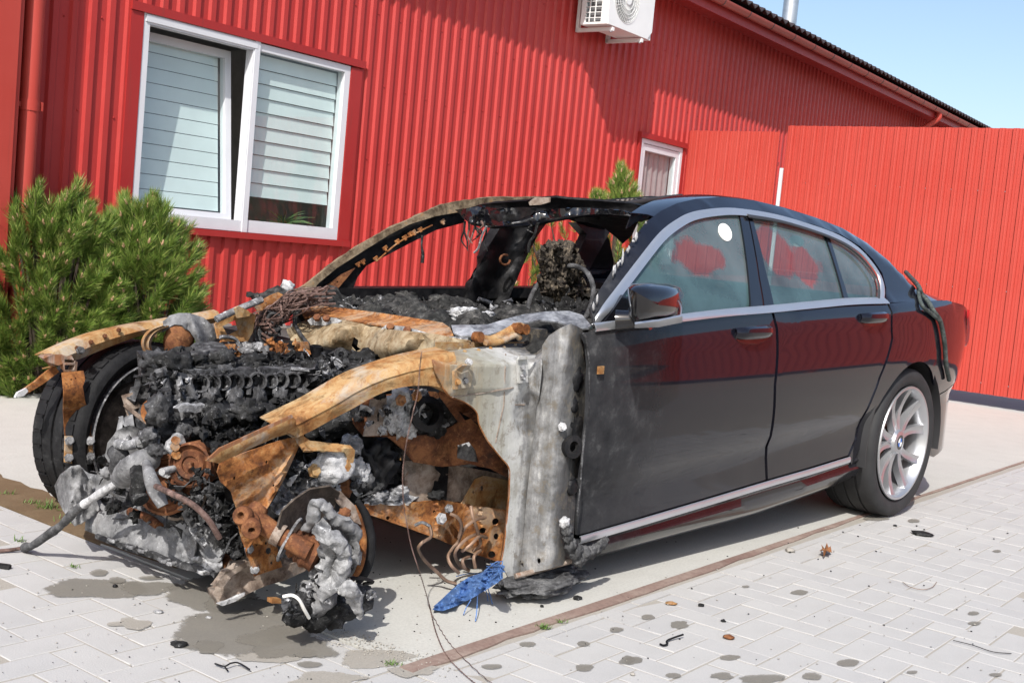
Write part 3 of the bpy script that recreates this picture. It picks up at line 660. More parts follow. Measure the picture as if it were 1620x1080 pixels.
q = math_(t, 'ADD', math_(t, 'MULTIPLY', math_(t, 'SUBTRACT', sp.outputs[0], .11), 1.68), math_(t, 'MULTIPLY', math_(t, 'SUBTRACT', mixc(t, .4, n1, n2), .5), .55)); q = math_(t, 'ADD', q, math_(t, 'MULTIPLY', math_(t, 'SUBTRACT', st2, .5), .30))
c = ramp(t, q, [(0, (.20, .08, .03)), (.07, (.31, .17, .07)), (.18, (.30, .24, .155)), (.34, (.27, .26, .21)), (.50, (.31, .305, .265)), (.58, (.37, .37, .345)), (.66, (.44, .44, .43)), (.72, (.22, .22, .22)), (.80, (.085, .085, .085)), (.92, (.03, .03, .03))])
c = mixc(t, math_(t, 'MULTIPLY', ramp(t, st2, [(.52, g1(0)), (.66, g1(.45))]), ramp(t, sp.outputs[0], [(.45, g1(1)), (.60, g1(.25))])), c, (.46, .455, .43)); c = mixc(t, ramp(t, st2, [(.30, g1(.5)), (.42, g1(0))]), c, (.20, .17, .12)); c = mixc(t, ramp(t, n2, [(.53, g1(0)), (.62, g1(.6))]), c, (.15, .125, .09)); c = mixc(t, ramp(t, n1, [(.38, g1(.45)), (.47, g1(0))]), c, (.16, .14, .11))
t.links.new(c, b.inputs['Base Color']); b.inputs['Roughness'].default_value = .65; bump(t, b, mixc(t, .5, n2, nz(t, 60, 6, .7, v)), .5, .006); M['pale'] = mt
M['beige'] = burnt('scorched_beige_steel', [(.26, (.10, .06, .03)), (.4, (.22, .155, .085)), (.54, (.32, .25, .16)), (.68, (.38, .32, .22)), (.84, (.22, .19, .145))], 5, .75, seed=58, spots=((.16, .08, .035), .60, .74, .7))
M['pillarrust'] = burnt('burnt_brown_pillar_steel', [(.28, (.04, .028, .02)), (.42, (.13, .095, .06)), (.56, (.22, .175, .12)), (.7, (.28, .17, .08)), (.85, (.12, .09, .065))], 8, .7, seed=57)
M['soot'] = burnt('sooty_black_metal', [(.3, (.005, .005, .006)), (.55, (.011, .011, .012)), (.8, (.03, .028, .027))], 8, .45, seed=18, bmp=.5, bdist=.01)
M['heap'] = burnt('charred_dashboard_debris', [(.3, (.008, .008, .008)), (.48, (.025, .025, .024)), (.62, (.07, .068, .064)), (.74, (.16, .155, .145)), (.86, (.05, .05, .05))], 9, .9, seed=20, bmp=1, bscale=45, bdist=.03)
M['cowl'] = burnt('silvery_burnt_cowl', [(.3, (.12, .12, .13)), (.5, (.34, .35, .37)), (.7, (.55, .56, .58)), (.85, (.22, .21, .21))], 6, .5, .4, seed=22)
M['rubber'] = simple('tyre_rubber', (.020, .020, .021), .75, var=.3, vscale=12, bmp=.3, bscale=90)
M['oldrubber'] = burnt('burnt_tyre_rubber', [(.3, (.007, .007, .008)), (.6, (.016, .016, .017)), (.8, (.05, .05, .05))], 9, .7, seed=24, bmp=.6, bdist=.02)
M['alloy'] = simple('silver_alloy', (.50, .51, .53), .32, .8, var=.08, vscale=6)
M['chrome'] = simple('satin_chrome', (.60, .62, .65), .40, .85, var=.06, vscale=5)
M['gloss'] = simple('gloss_black_trim', (.006, .006, .008), .12, coat=.6)
M['copper'] = burnt('burnt_copper_wire', [(.3, (.05, .035, .03)), (.55, (.16, .10, .085)), (.8, (.27, .20, .18))], 20, .7, seed=26, bmp=.2)
M['brakeline'] = simple('rusty_brake_line', (.20, .13, .09), .6, .3, var=.5, vscale=20)
M['whitewire'] = simple('white_wire', (.65, .64, .60), .6)
M['cable'] = burnt('charred_cable_sleeve', [(.3, (.03, .03, .031)), (.5, (.08, .08, .082)), (.7, (.17, .17, .17))], 14, .9, seed=28, bmp=.9, bdist=.01)
M['blue'] = M['red_lens'] = None
mt, t, b = newmat('dusty_black_paint'); v = coords(t); sp = t.nodes.new('ShaderNodeSeparateXYZ'); t.links.new(v, sp.inputs[0])
dn = nz(t, 5, 7, .7, coords(t, 'Object', (1.2, 1, .7))); fn = nz(t, 90, 5, .75, v); sc = nz(t, 16, 6, .7, coords(t, 'Object', (.35, 1, 2.2)), 1.5)
low = math_(t, 'MULTIPLY', math_(t, 'SUBTRACT', .66, sp.outputs[2]), 1.9, True)          # road dust, heavier low down
dust = math_(t, 'MULTIPLY', math_(t, 'ADD', math_(t, 'MULTIPLY', low, .55), .10), ramp(t, dn, [(.35, g1(.25)), (.7, g1(1))]), True)
dust = math_(t, 'ADD', dust, ramp(t, fn, [(.64, g1(0)), (.74, g1(.12))]), True); dust = math_(t, 'ADD', dust, ramp(t, sc, [(.70, g1(0)), (.80, g1(.05))]), True)
fire = ramp(t, math_(t, 'ADD', math_(t, 'MULTIPLY', math_(t, 'SUBTRACT', 1.22, sp.outputs[0]), 1.6), math_(t, 'MULTIPLY', math_(t, 'SUBTRACT', dn, .5), .9)), [(.15, g1(0)), (.85, g1(1))])
c = mixc(t, math_(t, 'MULTIPLY', dust, .11), (.0055, .006, .011), (.20, .175, .15)); c = mixc(t, math_(t, 'MULTIPLY', fire, .8), c, ramp(t, nz(t, 14, 7, .7, v), [(.3, (.02, .021, .023)), (.55, (.045, .046, .048)), (.75, (.13, .13, .13))]))
t.links.new(c, b.inputs['Base Color'])
t.links.new(math_(t, 'ADD', math_(t, 'MULTIPLY', fire, .40), math_(t, 'ADD', math_(t, 'MULTIPLY', dust, .18), .12)), b.inputs['Roughness'])
t.links.new(math_(t, 'SUBTRACT', 1, fire, True), b.inputs['Coat Weight']); t.links.new(math_(t, 'ADD', math_(t, 'MULTIPLY', dust, .12), .03), b.inputs['Coat Roughness'])
b.inputs['Specular IOR Level'].default_value = .05; b.inputs['Coat IOR'].default_value = 1.42
bump(t, b, nz(t, 1.6, 2, .5, v), .05, .02); M['paint'] = mt
def film_glass(name, holes, film=(.055, .098, .102)):
    """smoked side glass: a soot film on the inside, scraped or melted clear in places (holes: centre u,z and half sizes)"""
    mt, t, mx, out = glass_mat(name, (.62, .70, .70)); v = coords(t); sp = t.nodes.new('ShaderNodeSeparateXYZ'); t.links.new(v, sp.inputs[0])
    d1 = nz(t, 9, 6, .6, v); d2 = nz(t, 4, 6, .6, v)
    mask = None
    for (u, z, ru, rz) in holes:
        a = math_(t, 'DIVIDE', math_(t, 'SUBTRACT', sp.outputs[0], u), ru); c_ = math_(t, 'DIVIDE', math_(t, 'SUBTRACT', sp.outputs[2], z), rz)
        r_ = math_(t, 'SQRT', math_(t, 'ADD', math_(t, 'MULTIPLY', a, a), math_(t, 'MULTIPLY', c_, c_)))
        r_ = math_(t, 'ADD', r_, math_(t, 'MULTIPLY', math_(t, 'SUBTRACT', d1, .5), 1.3))
        k = ramp(t, r_, [(.80, g1(.30)), (1.04, g1(1))]); mask = k if mask is None else math_(t, 'MULTIPLY', mask, k)
    df = t.nodes.new('ShaderNodeBsdfDiffuse'); t.links.new(ramp(t, d2, [(.3, tuple(k*.45 for k in film)), (.5, film), (.75, tuple(k*1.6 for k in film))]), df.inputs[0])
    op = math_(t, 'MULTIPLY', mask if mask is not None else 1.0, ramp(t, d2, [(.3, g1(.93)), (.7, g1(.80))]))
    m2 = t.nodes.new('ShaderNodeMixShader'); tr = [n for n in t.nodes if n.type == 'BSDF_TRANSPARENT'][0]
    t.links.new(op, m2.inputs[0]); t.links.new(tr.outputs[0], m2.inputs[1]); t.links.new(df.outputs[0], m2.inputs[2]); t.links.new(m2.outputs[0], mx.inputs[1]); return mt
# ------------------------------------------------------------------ car object
CZ0 = grz(0)
cmat = Matrix((CX, -CY, CZ_)).transposed().to_4x4(); cmat.translation = toworld((0, 0, CZ0))
car = empty('burnt_car', 'burnt-out black saloon car with its front stripped down to rusty metal', 'car', cmat)
def cobj(name, mb, mats, parent=None, smooth=None, fix=True):
    m_ = MB(); m_.v = [(p[0], -p[1], p[2] - CZ0) for p in mb.v]; m_.f = [tuple(reversed(f)) for f in mb.f]; m_.mi = mb.mi
    return obj(name, m_, mats, parent or car, smooth, fix)
def mirror(mb):
    m_ = MB(); m_.v = [(p[0], -p[1], p[2]) for p in mb.v]; m_.f = [tuple(reversed(f)) for f in mb.f]; m_.mi = list(mb.mi); return m_
def inside(p, poly):
    x, y = p; r = False; j = len(poly) - 1
    for i in range(len(poly)):
        xi, yi = poly[i]; xj, yj = poly[j]
        if (yi > y) != (yj > y) and x < (xj - xi)*(y - yi)/(yj - yi) + xi: r = not r
        j = i
    return r
def segd(p, a, b):
    ax, ay = a; bx, by = b; px, py = p; dx, dy = bx-ax, by-ay; L = dx*dx+dy*dy
    t_ = 0 if L == 0 else max(0, min(1, ((px-ax)*dx+(py-ay)*dy)/L)); return math.hypot(px-ax-dx*t_, py-ay-dy*t_)
def dense(poly, sp):
    out = []
    for i, a in enumerate(poly):
        b = poly[(i+1) % len(poly)]; n = max(1, round(math.hypot(b[0]-a[0], b[1]-a[1])/sp))
        out += [(a[0]+(b[0]-a[0])*k/n, a[1]+(b[1]-a[1])*k/n) for k in range(n)]
    return out
def circ(x, y, rx, ry=None, n=10): ry = ry or rx; return [(x+rx*math.cos(2*math.pi*i/n), y+ry*math.sin(2*math.pi*i/n)) for i in range(n)]
def cdt_panel(poly, pf, sp, th, holes=(), jit=0, seed=0):
    """triangulated sheet over a 2-D outline; pf maps 2-D to the surface; th > 0 gives it thickness"""
    rg = random.Random(seed); P = dense(poly, sp); loops = [P] + [list(h) for h in holes]; pts = []; ed = []
    for L in loops:
        o = len(pts); pts += L; ed += [(o+i, o+(i+1) % len(L)) for i in range(len(L))]
    xs = [p[0] for p in P]; ys = [p[1] for p in P]; y = min(ys) + sp*.5; r = 0
    while y < max(ys):
        x = min(xs) + (sp*.5 if r % 2 else 0)
        while x < max(xs):
            q = (x + rg.uniform(-jit, jit)*sp, y + rg.uniform(-jit, jit)*sp)
            if inside(q, P) and not any(inside(q, h) for h in holes):
                if min(segd(q, L[i], L[(i+1) % len(L)]) for L in loops for i in range(len(L))) > sp*.45: pts.append(q)
            x += sp
        y += sp*.87; r += 1
    V_, E_, F_, *_ = delaunay_2d_cdt([Vector(p) for p in pts], ed, [], 1, 1e-7)
    V2_ = [(v.x, v.y) for v in V_]; fs = []
    for f in F_:
        c = (sum(V2_[i][0] for i in f)/len(f), sum(V2_[i][1] for i in f)/len(f))
        if inside(c, P) and not any(inside(c, h) for h in holes): fs.append(tuple(f))
    vs = [Vector(pf(*q)) for q in V2_]; mb = MB()
    if not th: return mb.add(vs, fs)
    N = [Vector((0, 0, 0)) for _ in vs]
    for f in fs:
        n = (vs[f[1]]-vs[f[0]]).cross(vs[f[2]]-vs[f[0]])
        for i in f: N[i] += n
    k = len(vs); cen = sum(vs, Vector())/k; tot = sum(N, Vector())
    sgn = 1 if tot @ (OC - cen) > 0 else -1                      # thickness goes away from the seen side
    back = [p - n.normalized()*th*sgn if n.length > 0 else p for p, n in zip(vs, N)]
    cnt = {}
    for f in fs:
        for i in range(len(f)): cnt[(f[i], f[(i+1) % len(f)])] = 1
    rim = [(a, b) for (a, b) in cnt if (b, a) not in cnt]
    return mb.add(vs + back, fs + [tuple(i+k for i in reversed(f)) for f in fs] + [(b, a, a+k, b+k) for a, b in rim])
def lerpt(tab, x):
    if x <= tab[0][0]: return tab[0][1]
    for (a, va), (b, vb) in zip(tab, tab[1:]):
        if x <= b: return va + (vb-va)*(x-a)/(b-a)
    return tab[-1][1]
def smt(tab, x, e=.03): return (lerpt(tab, x-e) + 2*lerpt(tab, x-e*.5) + 2*lerpt(tab, x) + 2*lerpt(tab, x+e*.5) + lerpt(tab, x+e))/8
PROF = [(-.46, -.050), (-.40, -.022), (-.30, -.004), (-.20, .0045), (-.12, .003), (-.06, -.001), (0, 0), (.05, -.012), (.10, -.027), (.16, -.046)]
def crease(u): return .872 + .035*(u - .7)
TAP = [(0, -.035), (.5, -.012), (1.0, 0), (2.9, 0), (3.2, -.006), (3.5, -.026), (3.7, -.052), (3.85, -.088), (3.95, -.130), (4.02, -.180), (4.06, -.225)]
def Vb(u, z):                                                   # half width of the body below the windows
    return .945 + smt(PROF, z - crease(u), .018) + smt(TAP, u, .08)
def Vg(u, z):                                                   # half width of the glasshouse
    zb = 1.0; t_ = max(0, z - zb); return .900 - .54*t_ - .30*t_*t_ + .5*smt(TAP, u, .08)
def Vall(u, z): return Vb(u, z) if z < .985 else Vg(u, z) if z > 1.03 else Vb(u, z)*(1-(z-.985)/.045) + Vg(u, z)*(z-.985)/.045
sil = [(930,506),(942,487),(960,457),(985,417),(1010,380),(1030,353),(1055,334),(1080,322),(1110,315),(1150,312),(1200,317),(1250,329),(1300,345),(1340,361),(1380,385),(1410,409),(1440,440),(1462,461),(1489,471),(1507,489)]
SIL = [(p.x, p.z) for p in (PS(x, y, Vg, .75) for x, y in sil)]
def Vr(u, z):                                                   # glasshouse with the edge rolled over towards the roof
    zt = lerpt(SIL, u); d = z - (zt - .05); return Vall(u, z) - (.5*max(0, d)**2/.05 if d > 0 else 0)
def sd(u, z): return Vector((u, Vall(u, z), z))
def pxs(pts, fn=Vall): return [(p.x, p.z) for p in (PS(x, y, fn) for x, y in pts)]
def side_panel(name, px, mat=None, sp=.045, th=.012, off=0, fn=Vall, parent=None, uz=None, both=False, holes=(), smooth=35):
    poly = uz or pxs(px, fn); pf = lambda u, z: Vector((u, fn(u, z) + off, z))
    mb = cdt_panel(poly, pf, sp, th, holes); o = cobj(name, mb, mat or M['paint'], parent, smooth)
    if both: cobj(name, mirror(mb), mat or M['paint'], parent, smooth)
    return o
# ------------------------------------------------------------------ doors, sill, quarter
fd_front = [(922,527),(929,545),(932,580),(930,640),(924,700),(918,760),(913,815),(914,846)]
FDOOR = fd_front + [(1000,822),(1105,791),(1211,759)] + [(1217,690),(1224,610),(1228,560),(1227,520),(1220,493)] + [(1140,499),(1060,508),(1000,514),(950,521)]
fdoor = side_panel('front_door', FDOOR, holes=())
RDOOR = [(1224,492.5),(1231,520),(1232,560),(1228,610),(1221,690),(1215,758),(1280,739),(1341,720),(1352,694),(1371,646),(1390,597),(1404,560),(1410,535),(1409,508),(1402,478.5),(1345,479),(1280,485.5)]
rdoor = side_panel('rear_door', RDOOR)
WR = .352; ARC = .385
arc = [(3.07 + ARC*math.cos(R_(a)), WR + ARC*math.sin(R_(a))) for a in range(176, -21, -7)]
qd = pxs([(1344,721),(1355,696),(1374,647),(1393,598),(1407,561),(1413,536),(1412,508),(1406,480)])
zs = 1.01
quart = qd + [(2.98, zs), (3.2, zs), (3.45, zs), (3.66, .985), (3.78, .958), (3.87, .922), (3.94, .875), (3.985, .81), (4.01, .72), (4.02, .66)] + [(3.8, .585), (3.62, .555), (3.50, .545)]
qa = [a for a in arc if a[0] < 3.36 and a[1] > WR - .02][::-1]
quart += [(q[0], q[1]) for q in qa] + [(2.60, .30)]
side_panel('rear_quarter', None, uz=quart, sp=.04, both=True)
bump_ = [(3.455, .540), (3.52, .537), (3.63, .547), (3.8, .577), (4.02, .65), (4.05, .58), (4.05, .46), (4.0, .34), (3.9, .23), (3.6, .215), (3.45, .25), (3.445, .33), (3.455, .42)]
side_panel('rear_bumper', None, uz=bump_, sp=.04, both=True)
mb = MB(); rows = []                                            # tail: closes the car between the two rear corners
for z in (.22, .35, .48, .60, .70, .77):
    vv = Vall(4.03, max(z, .3)); rows.append([(4.03 + .15*math.sqrt(max(0, 1 - (y/vv)**2)), y, z) for y in [vv*k/10 for k in range(10, -11, -1)]])
mb.grid(rows, th=.01); cobj('tail_panel', mb, M['paint'], smooth=50)
mb = MB(); rows = []                                            # boot lid
for u in (3.30, 3.45, 3.6, 3.75, 3.9, 4.0, 4.1):
    zz = lerpt([(3.3, 1.0), (3.5, 1.0), (3.7, .960), (3.86, .90), (3.98, .80), (4.1, .70)], u); w_ = Vall(min(u, 4.0), .96) - .03; rows.append([(u, y, zz + .0*(1-(y/w_)**2)) for y in [w_*k/8 for k in range(8, -9, -1)]])
mb.grid(rows, th=.01); cobj('boot_lid', mb, M['paint'], smooth=50)
mt, t, b = newmat('red_lamp_lens'); b.inputs['Base Color'].default_value = (.60, .015, .018, 1); b.inputs['Roughness'].default_value = .12; b.inputs['Coat Weight'].default_value = .5; M['red_lens'] = mt
tl_ = [(3.755, .958), (3.82, .938), (3.885, .907), (3.945, .862), (3.985, .80), (3.99, .745), (3.945, .765), (3.89, .815), (3.82, .875), (3.77, .92)]
side_panel('tail_lamp', None, M['red_lens'], .025, .012, .003, uz=tl_, both=True)
# C-pillar and roof rail: everything between the window trim and the roof silhouette
chr_ = [(933,516),(947,494),(974,459),(1010,412),(1044,370),(1072,348),(1099,336),(1141,330),(1176,331),(1233,340),(1289,356),(1330,371),(1361,390),(1381,410),(1396,432),(1402,455),(1401,478)]
CHR = pxs(chr_, Vg)
rail = [(u, z) for u, z in SIL if u > CHR[0][0] - .3]
railpoly = CHR + [(2.98, zs - .0), (3.2, zs), (3.45, zs), (3.7, zs-.03)] + [(u, z) for u, z in reversed(SIL) if u < 3.62 and z > zs]
side_panel('roof_rail', None, uz=railpoly, fn=Vr, sp=.035)
rr_ = [(u, z) for u, z in CHR if u > 2.0] ; rr_ = [(2.0, lerpt(sorted(CHR[:12]), 2.0))] + rr_
rp2 = rr_ + [(2.98, zs), (3.16, zs), (3.06, 1.10), (2.94, 1.20)] + [(u, z) for u, z in reversed(SIL) if 2.02 < u < 2.80 and z > zs] + [(2.0, lerpt(SIL, 2.0))]
mb = cdt_panel(rp2, lambda u, z: Vector((u, -Vr(u, z), z - .15*max(0, z-1.0))), .06, .012); cobj('roof_rail', mb, M['soot'], smooth=35)
mb = MB(); rows = []                                            # rear half of the roof skin and rear window
for u in [2.2 + .1*k for k in range(6)]:
    zt = lerpt(SIL, u); w_ = Vr(u, zt) + .002; rows.append([(u, y, zt - .001 + .010*(1-(y/w_)**2) - .06*max(0, -y/w_)) for y in [w_*k/10 for k in range(10, -11, -1)]])
mb.grid(rows, th=.006); cobj('roof_panel', mb, M['paint'], smooth=50)
mb = MB(); rows = []
for u in [2.72 + .09*k for k in range(8)]:
    zt = lerpt(SIL, u); w_ = Vr(u, zt) - .06; rows.append([(u, y, zt + .005 + .01*(1-(y/w_)**2) - .05*max(0, -y/w_)) for y in [w_*k/8 for k in range(8, -9, -1)]])
mb.grid(rows); cobj('rear_screen', mb, M['pane'], smooth=60)
mb = MB()                                                       # rolled-in roof edge in front of the skin
rows = []
for u in [1.28 + .08*k for k in range(12)]:
    zt = lerpt(SIL, u); w_ = Vr(u, zt); rows.append([(u, w_, zt), (u, w_ - .03, zt + .006), (u, w_ - .10, zt + .008), (u, w_ - .12, zt - .05)])
mb.grid(rows, th=.004); cobj('roof_edge', mb, M['paint'], smooth=50)
# window trim, pillars, glass
def strip(name, px, w_, off, mat, fn=Vg, h=.010, parent=None, n=4):
    pts = crom([Vector((p.x, p.z, 0)) for p in (PS(x, y, fn) for x, y in px)], n); mb = MB(); rows = []
    for i, p in enumerate(pts):
        d = (pts[min(i+1, len(pts)-1)] - pts[max(i-1, 0)]).normalized(); nn = Vector((-d.y, d.x, 0)); row = []
        for k, o_ in ((-1, -.5), (-.85, .6), (-.3, 1), (.3, 1), (.85, .6), (1, -.5)):
            q = p + nn*w_*k/2; row.append((q.x, fn(q.x, q.y) + off + h*o_*.5, q.y))
        rows.append(row)
    mb.grid(rows, th=.003); return cobj(name, mb, mat, parent, 50)
strip('window_trim', [(939,517),(951,497),(977,463),(1013,416),(1046,375),(1074,353),(1100,341),(1141,335),(1176,336),(1232,345),(1287,361),(1327,376),(1357,395),(1376,415),(1390,436),(1395,456),(1393,477)], .028, .004, M['chrome'])
strip('window_seal', [(1180,341),(1232,350),(1286,366),(1324,381),(1351,399),(1369,418),(1382,438),(1387,457),(1386,473)], .014, .010, M['dark_plastic'])
strip('belt_trim', [(938,517.5),(1000,510),(1069,503.5),(1141,495),(1217,488.5),(1289,481.5),(1344,476.5),(1400,475)], .026, .008, M['chrome'], fn=Vall)
strip('door_trim', [(914,853),(1000,828),(1105,797),(1211,765),(1280,745),(1341,726)], .026, .010, M['chrome'], fn=Vb)
G1 = [(950,512),(975,478),(1014,425),(1048,382),(1076,359),(1101,347),(1141,341),(1170,340),(1179,400),(1186,490.5),(1141,494),(1069,502),(1000,508)]
G2 = [(1191,342),(1231,350),(1285,365),(1305,371),(1320,415),(1336,474),(1289,480),(1228,486.5),(1212,425)]
G3 = [(1314,375.5),(1325,380),(1354,399),(1372,418),(1385,438),(1389,457),(1387,473),(1345,475),(1329,425)]
def hole(x, y, rx, ry):
    p = PS(x, y, Vg); q = PS(x+rx, y, Vg); r_ = PS(x, y-ry, Vg); return (p.x, p.z - CZ0, abs(q.x - p.x), abs(r_.z - p.z))
def grow(P, k=1.10): cx, cy = sum(p[0] for p in P)/len(P), sum(p[1] for p in P)/len(P); return [(cx+(x-cx)*k, cy+(y-cy)*k) for x, y in P]
for nm, poly, hs in (('front_window', G1, [hole(1112,408,40,30)]), ('rear_window', G2, [hole(1232,395,28,42), hole(1276,420,26,34)]), ('quarter_window', G3, [])):
    g_ = side_panel(nm, grow(poly), film_glass('smoked_'+nm, hs), .05, 0, -.012, Vg, smooth=60)
B1 = [(1171,339.5),(1183,340),(1192,385),(1201,440),(1208,488.5),(1188,490),(1181,400)]; B2 = [(1185,340),(1190,341.5),(1211,424),(1226,486.5),(1210.5,488.5),(1203,440),(1194,385)]
side_panel('pillar_trim', B1, M['gloss'], .03, .008, -.002, Vg); side_panel('pillar_trim', B2, M['gloss'], .03, .008, -.002, Vg)
side_panel('window_divider', [(1306,371),(1313,375),(1328,424),(1344,475),(1337,475),(1321,416)], M['gloss'], .03, .012, -.002, Vg)
def disc(name, x, y, rx, ry, off, mat, fn=Vg):
    pts = [PS(x + rx*math.cos(a*.2618) + (ry*.25)*math.sin(a*.2618), y + ry*math.sin(a*.2618), fn) for a in range(24)]
    mb = MB(); mb.prism([p + Vector((0, off, 0)) for p in pts], (0, -.002, 0)); return cobj(name, mb, mat)
M['sticker'] = simple('white_paper_sticker', (.80, .79, .74), .7, var=.04)
disc('sticker', 1150.5, 367.5, 10, 14, -.0085, M['sticker']); disc('sticker', 1267, 382, 11, 9, -.018, M['sticker'])
# door handles
for x, y, par in ((1190, 530, fdoor), (1380, 505, rdoor)):
    k = 1 if x < 1300 else .72; c0 = PS(x, y, Vb); mb = MB()
    cup = [(28*k*math.cos(R_(a)), 15*k*math.sin(R_(a))) for a in range(0, 360, 18)]
    pts = [PS(x + px_, y + py_ - px_*.06, Vb) for px_, py_ in cup]; mb.prism([p + Vector((0, .0015, 0)) for p in pts], (0, -.03, 0)); cobj('handle_recess', mb, M['gloss'], par)
    mb = MB(); rows = []
    for i in range(11):
        a_ = -1 + .2*i; p = PS(x + a_*27*k, y - 5*k - a_*1.6*k, Vb); o_ = .006 + .024*math.sqrt(max(0, 1 - abs(a_)**3)); hh = .016*(1 - .35*abs(a_)**4)
        rows.append([p + Vector((0, o_ - .01, hh)), p + Vector((0, o_ - .002, hh*.8)), p + Vector((0, o_, 0)), p + Vector((0, o_ - .004, -hh*.8)), p + Vector((0, o_ - .012, -hh))])
    mb.grid(rows, th=.008); h_ = cobj('door_handle', mb, M['paint'], par, 50)
    mb = MB(); rows = [[r_[0] + Vector((0, .004, .001)), r_[0]*.7 + r_[1]*.3 + Vector((0, .0045, 0)), r_[1]*.9 + r_[0]*.1 + Vector((0, .003, -.001))] for r_ in [[Vector(q) for q in rr] for rr in rows]]
    mb.grid(rows, th=.002); cobj('chrome_strip', mb, M['chrome'], par, 50)
# sill
SILL = [(0.70, -.0), (2.0, 0), (2.60, 0)]
mb = MB(); rows = []
bt = sorted(pxs([(905,896),(960,890),(1080,858),(1210,823),(1335,777),(1352,768)], Vb)); tp = sorted(pxs([(912,858),(1000,834),(1105,803),(1211,771),(1280,751),(1345,729),(1366,724)], Vb))
for i in range(40):
    u = .66 + (2.70-.66)*i/39; zt, zb_ = lerpt(tp, u), lerpt(bt, u); v0 = Vb(u, zt)
    rows.append([(u, v0 - .012, zt + .006), (u, v0 - .004, zt - .004), (u, v0 - .016, zt - .018), (u, v0 - .010, zt*.62 + zb_*.38), (u, v0 - .022, zt*.35 + zb_*.65), (u, v0 - .05, zt*.12 + zb_*.88), (u, v0 - .085, zb_), (u, v0 - .25, zb_ + .01)])
mb.grid(rows, th=.004); cobj('sill', mb, M['paint'], smooth=30); cobj('sill', mirror(mb), M['soot'], smooth=30)
mb = MB(); mb.box((.95, -.93, .30), (2.6, -.90, .90)); mb.box((.97, -.90, .86), (2.7, -.80, .912)); cobj('far_door_shell', mb, M['soot'])
mb = MB(); mb.box((.75, -.80, .20), (3.6, .78, .26)); cobj('floor_pan', mb, M['soot'])
mb = MB(); mb.box((2.66, -.84, .24), (2.72, .84, .95)); mb.box((2.6, -.8, .9), (3.3, .8, .96)); cobj('rear_bulkhead', mb, M['soot'])
mb = MB(); mb.grid([[(3.07 + .40*math.cos(R_(a)), y, WR + .40*math.sin(R_(a))) for a in range(-10, 191, 10)] for y in (.56, .925)], th=.004); mb.box((2.6, .52, .2), (3.5, .56, .78)); cobj('arch_liner', mb, M['dark_plastic'], smooth=40)
# ------------------------------------------------------------------ rear wheel (left, whole) and right rear tyre
def tyre_mb(c, ax, R, w_, rim, n=64, groove=True):
    c, ax = Vector(c), Vector(ax).normalized(); h = w_/2; mb = MB()
    prof = [(rim, -h*.80), (rim+.012, -h*.90), (rim+(R-rim)*.5, -h*1.0), (R-.022, -h*.95), (R-.007, -h*.84)]
    for k in range(-3, 4):
        y = k*h*.22
        if groove and k in (-2, 0, 2): prof += [(R, y-.006), (R-.008, y-.005), (R-.008, y+.005), (R, y+.006)]
        else: prof.append((R - .0015*abs(k), y))
    prof += [(R-.007, h*.84), (R-.022, h*.95), (rim+(R-rim)*.5, h*1.0), (rim+.012, h*.90), (rim, h*.80)]
    mb.lathe(prof, c, ax, n); return mb
whl = cobj('wheel', tyre_mb((3.07, .79, .352), (0, 1, 0), .352, .275, .262), M['rubber'], smooth=45)
o = Vector((3.07, .79, .352)); A_ = Vector((0, 1, 0))
mb = MB(); mb.lathe([(.262, -.10), (.258, -.09), (.245, -.02), (.243, .085), (.252, .112), (.263, .122), (.267, .128), (.265, .134), (.256, .134), (.248, .124), (.240, .10)], o, A_, 64)
mb.lathe([(.0, .06), (.055, .062), (.06, .095), (.052, .108), (.035, .112), (.034, .104), (.0, .104)], o, A_, 32); rim = cobj('rim', mb, M['alloy'], whl, 40)
for k in range(5):
    for sgn in (-1, 1):
        a0 = R_(72*k + 100); mb = MB(); rows = []
        for i in range(9):
            t_ = i/8; r_ = .045 + (.247-.045)*t_; aa = a0 + sgn*(R_(7) + R_(11.5)*t_**.8); wv = .040 - .007*math.sin(t_*3.14) + .010*max(0, t_-.75)
            h_ = .100 + .020*t_**1.5 - .016*math.sin(t_*3.14); rd = Vector((math.cos(aa), 0, math.sin(aa))); tg = Vector((-math.sin(aa), 0, math.cos(aa)))
            p = o + rd*r_ + A_*h_; rows.append([p - tg*wv*.55 - A_*.032, p - tg*wv*.5, p - tg*wv*.12 - A_*.004, p + tg*wv*.12 - A_*.004, p + tg*wv*.5, p + tg*wv*.55 - A_*.032])
        mb.grid(rows, th=.006); cobj('spoke', mb, M['alloy'], whl, 45)
mb = MB(); mb.lathe([(.06, -.02), (.165, -.02), (.165, .0), (.07, .0), (.06, .03)], o, A_, 40); cobj('brake_disc', mb, M['rustdark'], whl, 40)
mb = MB(); mb.lathe([(.0, .1105), (.034, .1105), (.034, .106)], o, A_, 28); badge = cobj('hub_badge', mb, M['gloss'], whl, 40)
M['badgeblue'] = simple('badge_blue', (.02, .12, .42), .3); M['badgewhite'] = simple('badge_white', (.8, .8, .8), .3)
mb = MB()
for k in range(4):
    ps = [o + A_*.1120] + [o + A_*.1120 + Vector((math.cos(R_(90*k + a)), 0, math.sin(R_(90*k + a))))*.021 for a in range(0, 91, 15)]
    mb.add(ps, [tuple(range(len(ps)))], k % 2)
# the badge's quarters sit on the cap itself
badge.data.materials.append(M['badgeblue']); badge.data.materials.append(M['badgewhite'])
bmx = bmesh.new(); bmx.from_mesh(badge.data)
for f, mi in zip(mb.f, mb.mi):
    fc_ = bmx.faces.new([bmx.verts.new((mb.v[i][0], -mb.v[i][1], mb.v[i][2]-CZ0)) for i in reversed(f)]); fc_.material_index = 1 + mi
bmx.to_mesh(badge.data); bmx.free()
cobj('wheel', tyre_mb((3.07, -.79, .352), (0, 1, 0), .352, .275, .262), M['rubber'], smooth=45)
